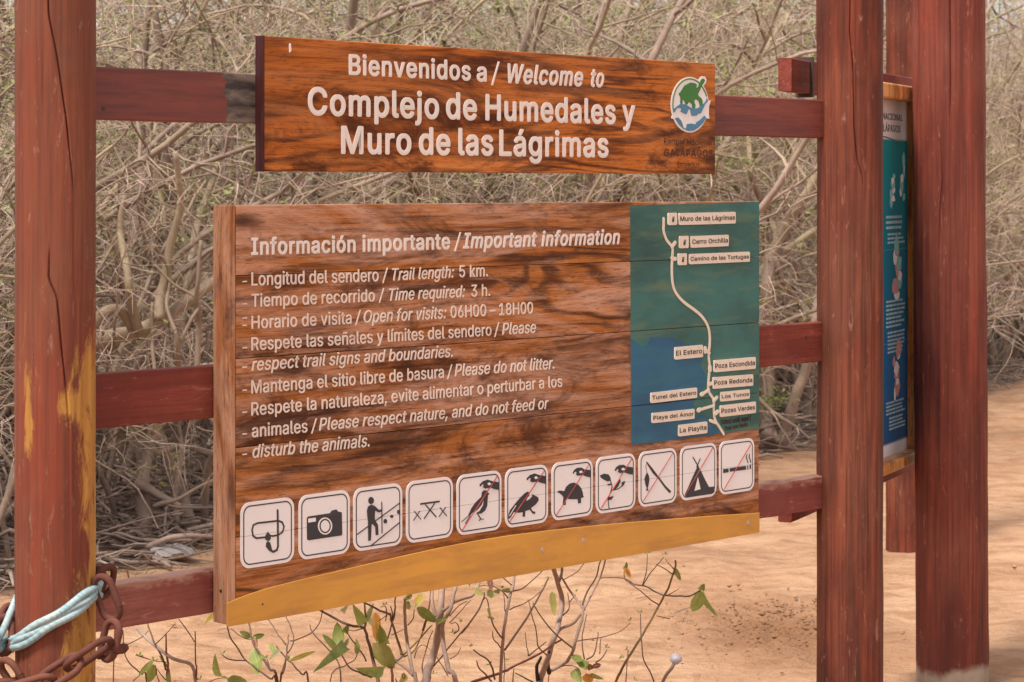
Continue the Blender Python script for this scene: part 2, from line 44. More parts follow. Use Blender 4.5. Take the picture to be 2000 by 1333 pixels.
ICONS = [[42.1,206.1,129.8,289.6,[["K",4.5,[[91.4,236.2],[157.4,235],[169.4,230],[175,218.8],[170.7,206.5],[157.4,200.8],[141.5,199.9],[132.2,201.3],[124.3,207.9],[116.3,199.6],[88.8,200.3],[78.3,206.9],[75.2,221.4],[79.1,232.7],[91.4,236.2]]],["K",5.5,[[154.7,260.8],[155.3,233.1],[156.1,173.8],[152.6,165],[141.5,161.6],[130.9,167.5],[126.9,176.1]]],["B",0,[[124.3,212.4],[131.4,203.1],[134,194.6],[126.9,188.9],[116.3,194.1],[115.8,202.7]]],["B",0,[[123.5,189.3],[131.4,184.7],[135.4,172],[138.8,160.4],[128.2,165.7],[117.7,177.1],[119.2,186.1]]]]],[221.7,390.7,134,288.1,[["B",0,[[247.7,231.6],[251.8,235.3],[323.4,236.2],[328.9,241.9],[344.3,243.5],[349.9,237.7],[362.5,234.3],[363.9,178.5],[359.7,176.9],[254.5,176.7],[248.5,179.8]]],["W",0,[[251.8,230.2],[276.4,230.1],[276.9,220.7],[251.8,220.4]]],["W",0,[[330.3,203.7],[329.2,197.3],[325.8,191.7],[320.6,187.5],[314,185.2],[306.7,185],[299.5,186.8],[292.9,190.6],[287.7,195.8],[284.4,202.1],[283.3,208.8],[284.4,215.2],[287.7,220.8],[292.9,224.9],[299.5,227.2],[306.7,227.5],[314,225.7],[320.6,222],[325.8,216.7],[329.2,210.4]]],["B",0,[[325.6,204.2],[324.7,198.8],[322,194.1],[317.8,190.6],[312.5,188.6],[306.7,188.3],[300.9,189.9],[295.7,193],[291.5,197.4],[288.9,202.7],[287.9,208.3],[288.9,213.7],[291.5,218.4],[295.7,221.9],[300.9,223.9],[306.7,224.2],[312.5,222.7],[317.8,219.6],[322,215.2],[324.7,209.9]]],["W",0,[[321.1,204.7],[320.4,200.4],[318.4,196.7],[315.2,193.9],[311.2,192.3],[306.7,192.1],[302.3,193.3],[298.3,195.7],[295.1,199.2],[293.1,203.4],[292.4,207.8],[293.1,212.1],[295.1,215.8],[298.3,218.6],[302.3,220.2],[306.7,220.4],[311.2,219.3],[315.2,216.8],[318.4,213.4],[320.4,209.2]]]]],[401.3,569.8,130.1,287.8,[["K",3,[[414.8,174],[558.1,236.8]]],["K",3,[[459.1,139.3],[559.6,188.2]]],["B",0,[[516.2,196],[515,192.6],[511.8,190.8],[507.8,191.2],[504.6,193.7],[503.4,197.4],[504.6,200.7],[507.8,202.6],[511.8,202.2],[515,199.7]]],["B",0,[[537.5,206],[536.4,203.8],[533.5,202.7],[529.9,203.1],[526.9,204.8],[525.8,207.2],[526.9,209.3],[529.9,210.4],[533.5,210.1],[536.4,208.4]]],["B",0,[[561.1,214.9],[560.1,211.7],[557.4,210],[554.1,210.3],[551.5,212.6],[550.5,216],[551.5,219.2],[554.1,221],[557.4,220.6],[560.1,218.3]]],["K",2.1,[[497.3,246],[498.1,168]]],["B",0,[[469.8,253],[469.3,250.3],[468,248],[466,246.2],[463.4,245.2],[460.5,245],[457.7,245.8],[455.1,247.3],[453.1,249.5],[451.8,252.1],[451.3,254.9],[451.8,257.6],[453.1,259.9],[455.1,261.7],[457.7,262.7],[460.5,262.9],[463.4,262.2],[466,260.6],[468,258.5],[469.3,255.9]]],["B",0,[[450.5,240.1],[462,243.2],[472.1,239],[488,226.7],[498.1,228.9],[497.3,223.6],[488,221],[473.5,227.6],[472.1,208.1],[475,201.4],[483.6,189.9],[485.1,165.2],[477,165],[475,186.5],[462,198.1],[459.1,153.8],[451.3,153.6],[450.5,201.9],[448.5,214.8],[446.8,229.9]]]]],[583.3,750.3,131.9,289.4,[["K",4.7,[[633.9,227.8],[700,227.6]]],["K",3.2,[[650.4,224.6],[688.9,188.9]]],["K",3.2,[[683.4,224.3],[646.2,189.4]]],["K",2,[[610.8,211.8],[633.9,188.7]]],["K",2,[[629.8,209.9],[608.1,188.5]]],["K",2,[[702.8,211.4],[726.5,188]]],["K",2,[[722.8,210.3],[699.5,188.8]]]]],[765.3,931.2,132.8,288.8,[["B",0,[[855.6,225.3],[857,236.3],[864.2,240.7],[874.4,239.7],[880.2,233],[886.2,229.2],[880.2,226.5],[878.7,212.8],[877.3,198.8],[870,187.3],[855.6,180.3],[838.3,181.4],[834,184.5],[824,187],[814,180.5],[806.3,181.3],[818.3,198.6],[832.6,211.3],[849.8,221.8]]],["W",0,[[862.5,214.4],[860.8,202],[848.4,188.5],[831.2,182.2],[826.9,184.6],[844.1,194],[856.2,202.9]]],["K",1.8,[[811.1,181.2],[781.3,166.2]]],["K",1.6,[[814,180.5],[795.5,160.7]]],["K",2.8,[[840.6,181.8],[852.1,167.2],[847.5,162.9]]],["K",2,[[852.1,166.8],[862.8,164.7]]],["B",0,[[848.4,255.4],[849.8,258.3],[861.4,265.3],[878.7,267.7],[896.1,262.1],[922.4,256.5],[922.4,236.1],[904.9,239.8],[890.3,245.3],[870,245.2],[862.2,248.4],[864.2,256.9],[858.5,257.4],[851.3,252.5]]],["W",0,[[875.8,257.9],[884.5,260.1],[891.8,254.3],[881.6,252.2]]],["R",2.2,[[915.1,273.6],[781.3,142.1]]]]],[945.9,1114.1,129.7,288.4,[["B",0,[[958.3,166],[963.6,177.7],[984.4,194.1],[1002.2,206.8],[1020.2,217.4],[1032.2,221.4],[1041.2,217.5],[1038.2,209.5],[1030.7,204],[1026.2,196.2],[1038.2,199.1],[1050.2,206.2],[1050.8,212.8],[1062.3,207.1],[1074.5,201.8],[1076,193.3],[1065.4,183.9],[1045.7,175.1],[1051.8,166.6],[1063.5,163.3],[1060.8,157.8],[1051.8,160],[1041.2,171.4],[1023.2,169.6],[1022.3,154.8],[1012.1,155.8],[1014.2,167.4],[996.3,167.8],[978.4,171.1],[965.1,157],[958.3,155.3]]],["V",2.7,[[985.8,187.8],[962.1,163.5]]],["B",0,[[1028.3,254.9],[1029.8,257.9],[1041.8,265.1],[1059.9,267.6],[1078.1,261.8],[1105.5,256.1],[1105.5,235.3],[1087.2,239.1],[1072,244.6],[1050.8,244.5],[1042.7,247.8],[1044.8,256.5],[1038.8,257.1],[1031.3,252]]],["W",0,[[1056.9,257.5],[1066,259.8],[1073.5,253.9],[1062.9,251.7]]],["R",2.5,[[1097.3,270.5],[962.1,147.1]]]]],[1128.2,1296.6,131.4,288.2,[["B",0,[[1150.2,207.8],[1153.2,211.5],[1163.5,211.5],[1178.2,208.1],[1185.6,219.4],[1200.4,227],[1218.3,228.4],[1236.2,220.6],[1248.2,209.4],[1254.2,196.7],[1255.7,187.5],[1259.6,185.1],[1254.2,183.6],[1246.7,182.3],[1246.7,168.8],[1234.7,169],[1233.2,180.6],[1203.4,183.6],[1185.6,187.3],[1184.1,170.1],[1171.7,170.3],[1175.3,192.4],[1166.4,200.2],[1159.1,204.9]]],["B",0,[[1212.3,255],[1218.3,262.5],[1230.2,267.5],[1248.2,266.9],[1260.2,260.8],[1285.9,256.5],[1285.9,236.2],[1269.3,239.8],[1254.2,245.2],[1233.2,245.5],[1226.6,248.7],[1228.7,255.6],[1222.8,258.1],[1215.3,252.8]]],["W",0,[[1237.7,256.8],[1248.2,258.8],[1254.2,253.3],[1242.2,251.3]]],["R",2.2,[[1278.3,271.3],[1145.2,145.4]]]]],[1310.3,1476.1,131.1,287.9,[["K",3.3,[[1363.8,141.6],[1359.2,168.2],[1370,187.6],[1376.8,201.3],[1369.4,220.4]]],["K",2.7,[[1374.6,191.2],[1404.1,193.5],[1419,200.3],[1422.8,207.2]]],["B",0,[[1324.8,237.7],[1342.3,241.6],[1360.7,237.5],[1369.1,228.6],[1370.6,219.8],[1357.7,218],[1342.3,224.5],[1330,231.1]]],["B",0,[[1355.2,210.4],[1370,211.5],[1374.6,207.2],[1360.7,206.5]]],["B",0,[[1380.8,196.8],[1394.8,211.9],[1409.4,223.8],[1411.9,213.3],[1401,199],[1385.5,191.8]]],["B",0,[[1417.2,209.8],[1431.5,212.9],[1426.5,202.7],[1417.5,197.4]]],["B",0,[[1361.4,173.1],[1381.7,175.2],[1373.7,166.3],[1362.3,165.4]]],["B",0,[[1387,247],[1393.2,254.7],[1405.6,259.7],[1424.3,259.1],[1436.9,252.9],[1463.6,248.4],[1463.6,227.8],[1446.3,231.4],[1430.6,236.9],[1408.8,237.3],[1401.9,240.5],[1404.1,247.5],[1397.9,250.1],[1390.1,244.7]]],["W",0,[[1413.4,248.8],[1424.3,250.9],[1430.6,245.2],[1418.1,243.2]]],["R",2.3,[[1459.8,273.6],[1330.7,147.6]]]]],[1490.3,1660.4,132.4,287.1,[["B",0,[[1522.3,258.2],[1527.7,258.1],[1549.5,239.1],[1568.8,220.7],[1607.7,183.5],[1634.5,163.7],[1626.6,159.2],[1604.5,177.6],[1575.3,206.5],[1552.7,223.2],[1533.5,244.7]]],["K",1,[[1525.5,253.8],[1520.7,245.9],[1527.1,227.6]]],["B",0,[[1527.1,228.6],[1535.1,217.5],[1536.7,204.8],[1531.9,188.6],[1529.3,182.6],[1534.1,175.5],[1522.3,177],[1525.5,184],[1519.1,196.1],[1515.9,210.9],[1520.7,220.9]]],["R",2.1,[[1639.7,272.2],[1511.1,149]]]]],[1674.2,1844.1,129.8,288.9,[["K",3.8,[[1733,253.7],[1758.1,223.8]]],["K",3.4,[[1765.9,246.6],[1750,224.5]]],["B",0,[[1754.1,227.4],[1765.9,215.6],[1787.8,183.7],[1806.5,160.1],[1832,159.1],[1832,143],[1820.1,136],[1705.6,139.3],[1694.6,147.8],[1710.6,167.5],[1730.6,195.4],[1747.4,217.3]]],["W",0,[[1754.7,194.2],[1766.9,157.8],[1739,155.2]]],["R",2.4,[[1822.5,272.5],[1698,148.5]]]]],[1853.7,2025.4,133,288.7,[["B",0,[[1873.2,206.5],[1899.1,206.3],[1899.1,195.1],[1873.2,194.8]]],["B",0,[[1904.3,206.5],[1982.4,206.8],[1982.4,195.2],[1904.3,196.1]]],["B",0,[[1988.4,206.7],[1992.9,206.7],[1992.9,194.9],[1988.4,194.9]]],["B",0,[[2000,207.9],[2006,207.8],[2006,195.7],[2000,195.6]]],["K",2.6,[[1986.6,239.7],[1983.1,231.2],[1988.4,223.1],[1991.9,215.1]]],["K",2.6,[[1999,239.7],[1997.2,230],[2002.5,223],[2005.3,215.1]]],["R",2.2,[[2003.6,267.8],[1877.3,147.7]]]]]]
LOGO = [["W",[[1699,204.9],[1697.9,192],[1694.6,179.4],[1689.3,167.3],[1682.1,156.2],[1673.2,146.2],[1662.7,137.7],[1651,130.7],[1638.4,125.6],[1625.1,122.4],[1611.6,121.1],[1598.1,121.9],[1584.9,124.7],[1572.4,129.3],[1561,135.7],[1550.8,143.8],[1542.1,153.3],[1535.1,163.9],[1530,175.5],[1526.9,187.8],[1525.8,200.4],[1526.9,213],[1530,225.5],[1535.1,237.3],[1542.1,248.3],[1550.8,258.3],[1561,266.9],[1572.4,273.9],[1584.9,279.2],[1598.1,282.6],[1611.6,284.1],[1625.1,283.6],[1638.4,281],[1651,276.5],[1662.7,270.2],[1673.2,262.2],[1682.1,252.7],[1689.3,241.9],[1694.6,230.2],[1697.9,217.7]]],["W",[[1638.1,253.8],[1650.2,268.5],[1656.4,281.9],[1667.6,288],[1681.5,287.6],[1689.2,279.7],[1686.7,269.7],[1674.5,258.3],[1660.6,244.6]]],["W",[[1683.2,214.4],[1709.5,217.8],[1700.7,199.4],[1699.7,179.5],[1702.5,163.6],[1685,164.8]]],["W",[[1530.5,169],[1528.8,161.4],[1539,158.4],[1547.4,167.2]]],["S",[[1535.6,186.4],[1534.3,194],[1533.9,201.7],[1534.3,209.4],[1535.6,217.1],[1537.7,224.6],[1540.6,231.9],[1544.2,238.9],[1548.6,245.5],[1553.7,251.7],[1559.5,257.4],[1565.8,262.5],[1572.6,266.9],[1579.8,270.7],[1587.4,273.7],[1595.3,276],[1603.4,277.5],[1611.6,278.2],[1619.8,278],[1627.9,277.1],[1635.8,275.3],[1643.5,272.8],[1650.9,269.5],[1657.8,265.5],[1664.3,260.7],[1670.1,255.4],[1675.4,249.4],[1679.9,243]]],["S",[[1674.5,250.6],[1681.5,243],[1688.5,230]]],["G",[[1560.3,232.9],[1571.2,241.9],[1579.7,250.9],[1586.6,257.7],[1602,263.6],[1614,267.7],[1634.6,266.2],[1644,261.7],[1639.1,253.9],[1646.7,254.1],[1653.7,264.2],[1660.6,275.4],[1667.6,280.5],[1676.3,280.8],[1680.8,276.1],[1676.3,269.4],[1665.8,260.2],[1657.1,246.7],[1648.5,235.5],[1650.2,230],[1664.1,222.7],[1670,214],[1668.3,201.9],[1657.1,198.7],[1655.4,209.2],[1650.2,215.7],[1639.8,219.8],[1631.2,216.3],[1632.2,208.6],[1636.4,202.2],[1634.6,192.9],[1622.6,192.6],[1620.9,204],[1610.5,210.3],[1602.7,208.9],[1602,203.5],[1592.4,203.2],[1586.6,212.9],[1577.3,217],[1576.7,204.5],[1567.8,204.3],[1567.8,224.4]]],["U",[[1535.6,178.9],[1534.6,186.5],[1554.2,197.4],[1567.8,203.7],[1591.7,203.2],[1615.7,194],[1639.8,191.9],[1657.1,197.2],[1681.5,212.1],[1690.2,224.5],[1694.1,214.7],[1682.2,207.8],[1671.7,192],[1661.3,178.6],[1650.2,177.2],[1640.5,171.1],[1619.1,170.6],[1615.7,179.7],[1612.3,190.6],[1603.7,187.7],[1595.1,174.4],[1578,178.4],[1567.8,182.5],[1575.3,189.2],[1564.4,192.7],[1550.8,190.2],[1541.3,179.1]]],["U",[[1544.1,161.7],[1557.6,164.2],[1571.2,154.7],[1576.3,146.1],[1579.7,137.4],[1586.6,132.1],[1594.4,134.4],[1596.8,145.4],[1615.7,147.9],[1636.4,145.5],[1640.5,151.7],[1657.1,158.7],[1678,172.3],[1685.7,165.9],[1671.7,150.2],[1650.2,136.5],[1629.5,127.8],[1605.4,125.8],[1581.4,132],[1561,144.7]]]]
